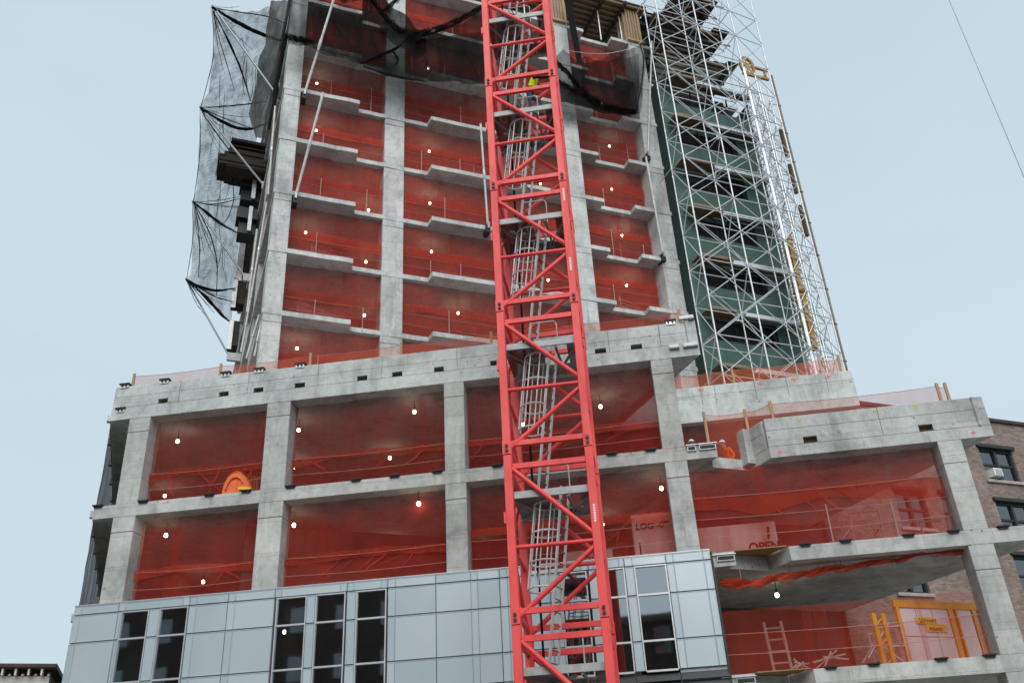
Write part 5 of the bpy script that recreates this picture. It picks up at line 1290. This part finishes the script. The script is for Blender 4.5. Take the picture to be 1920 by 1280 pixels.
def worker(label, base, rot, lean, knee, arms, colour, hat=None, hatmat='helmet_white'):
    j = {'pelvis': (0, 0, .92, .135), 'waist': (lean * .06, 0, 1.08, .13), 'chest': (lean * .22, 0, 1.32, .16), 'neckb': (lean * .34, 0, 1.47, .075), 'neck': (lean * .40, 0, 1.53, .058),
         'head': (lean * .46, 0, 1.63, .092), 'crown': (lean * .5 - .005, 0, 1.72, .085), 'nose': (lean * .46 + .085, 0, 1.63, .02)}
    e = [('pelvis', 'waist'), ('waist', 'chest'), ('chest', 'neckb'), ('neckb', 'neck'), ('neck', 'head'), ('head', 'crown'), ('head', 'nose')]
    for s, sd in ((1, 'L'), (-1, 'R')):
        k = knee[0] if s > 0 else knee[1]
        j['hip' + sd] = (0, .1 * s, .86, .095); j['knee' + sd] = (k[0], .11 * s, k[1], .062); j['ank' + sd] = (k[2], .11 * s, k[3], .045); j['toe' + sd] = (k[2] + .17, .12 * s, k[3] - .05, .038)
        e += [('pelvis', 'hip' + sd), ('hip' + sd, 'knee' + sd), ('knee' + sd, 'ank' + sd), ('ank' + sd, 'toe' + sd)]
        a = arms[0] if s > 0 else arms[1]
        j['sh' + sd] = (lean * .28, .2 * s, 1.42, .07); j['el' + sd] = (a[0], a[1] * s, a[2], .048); j['wr' + sd] = (a[3], a[4] * s, a[5], .032)
        e += [('chest', 'sh' + sd), ('sh' + sd, 'el' + sd), ('el' + sd, 'wr' + sd)]
        hand(j, e, sd, 'wr' + sd, (a[3] - a[0], (a[4] - a[1]) * s, a[5] - a[2]), (0, 0, 1))
    b = person(label, base, j, e, colour, rot)
    hd = Vector(j['crown'][:3])
    mh = MB()
    rows = []
    for i in range(6):
        th = pi / 2 * i / 5; rows.append([hd + Vector((cos(2 * pi * k / 14) * .118 * sin(th), sin(2 * pi * k / 14) * .10 * sin(th), -.01 + .105 * cos(th))) for k in range(15)])
    rows.append([hd + Vector((cos(2 * pi * k / 14) * .155 + .02, sin(2 * pi * k / 14) * .122, -.025)) for k in range(15)])
    mh.grid(rows); h_ = mh.build('hard_hat', hatmat, b, True)
    for s in (1, -1):
        MB().ball(Vector(j['head'][:3]) + Vector((.078, .035 * s, .02)), .012, 8, 6).build('eye', 'dark_metal', b, True)
        MB().ball(Vector(j['head'][:3]) + Vector((0, .09 * s, 0)), .022, 8, 6, 1.4).build('ear', 'skin', b, True)
    MB().box(WLD, j['head'][0] + .075, j['head'][0] + .088, -.022, .022, j['head'][2] - .05, j['head'][2] - .04).build('mouth', 'pink_paint', b)
    return b
zpl = 4.82 + 4 * SEC * .997
def c_crane(a, b, c):
    k = a + b
    if any(x in k for x in ('head', 'crown', 'nose')): return 'skin'
    if 'palm' in k or k.startswith('f') or 'th' in k[:2]: return 'skin'
    if 'el' in k or 'wr' in k: return 'black_cloth'
    if 'toe' in k: return 'boot'
    if 'hip' in k or 'knee' in k or 'ank' in k: return 'denim'
    return 'vest' if c.z > .98 else 'denim'
worker('person in yellow safety vest and jeans climbing inside the crane mast', CRN.p(-1.8, .74, zpl + .3), radians(-7.5), .75,
       ((.34, .62, .22, .1), (.02, .42, -.1, -.22)), ((.48, .28, 1.34, .78, .2, 1.38), (.42, .3, 1.2, .72, .2, 1.3)), c_crane, None, 'dark_metal')
def c_or(a, b, c):
    k = a + b
    if any(x in k for x in ('head', 'crown', 'nose')): return 'skin'
    if 'palm' in k or k.startswith('f') or 'th' in k[:2]: return 'skin'
    if 'toe' in k: return 'boot'
    if 'hip' in k or 'knee' in k or 'ank' in k: return 'denim'
    return 'orange_cloth' if c.z > .9 else 'denim'
std = ((.03, .48, 0, .08), (0, .48, -.03, .08)); ar = ((.02, .27, 1.16, .18, .24, .98), (.02, .27, 1.16, .15, .24, .96))
Pw = atz(1366, 832, 13.15); worker('person in orange shirt and white hard hat leaning at the slab edge', Vector((Pw.x, Pw.y, 11.47)), radians(200), .5, std, ar, c_or)
Pw = atz(1303, 834, 13.42); worker('person mostly hidden behind the column, only pale hard hat showing', Vector((Pw.x, Pw.y, 11.76)), radians(230), .45, std, ar, c_or)

# props standing on the upper tower floors, behind the nets
for n_, (k, u_, bay) in enumerate(((7, 9.8, 'middle'), (7, 11.5, 'middle'), (7, 13.6, 'middle'), (7, 19.0, 'right'), (6, 10.6, 'middle'), (6, 5.2, 'left'), (5, 14.4, 'middle'), (4, 12.0, 'middle'), (3, 19.8, 'right'), (6, 19.4, 'right'))):
    T = thing('shoring_prop', 'steel prop in the %s bay of the %s tower storey%s' % (bay, ORD[k - 1], '' if n_ not in (1, 2) else [', second of three', ', third of three'][n_ - 1]), 'prop', TOW.p(u_, 1.5, FL[k]), 'steel props on the tower floors')
    rod('inner_tube', TOW.p(u_, 1.5, FL[k] + 1.5), TOW.p(u_ + .02, 1.5, FL[k] + 2.76), .024, 'post_red', T); rod('outer_tube', TOW.p(u_, 1.5, FL[k] + .02), TOW.p(u_, 1.5, FL[k] + 1.6), .034, 'galvanised', T)
    MB().box(TOW, u_ - .09, u_ + .09, 1.41, 1.59, FL[k] + .002, FL[k] + .018).build('foot_plate', 'bracket_steel', T)
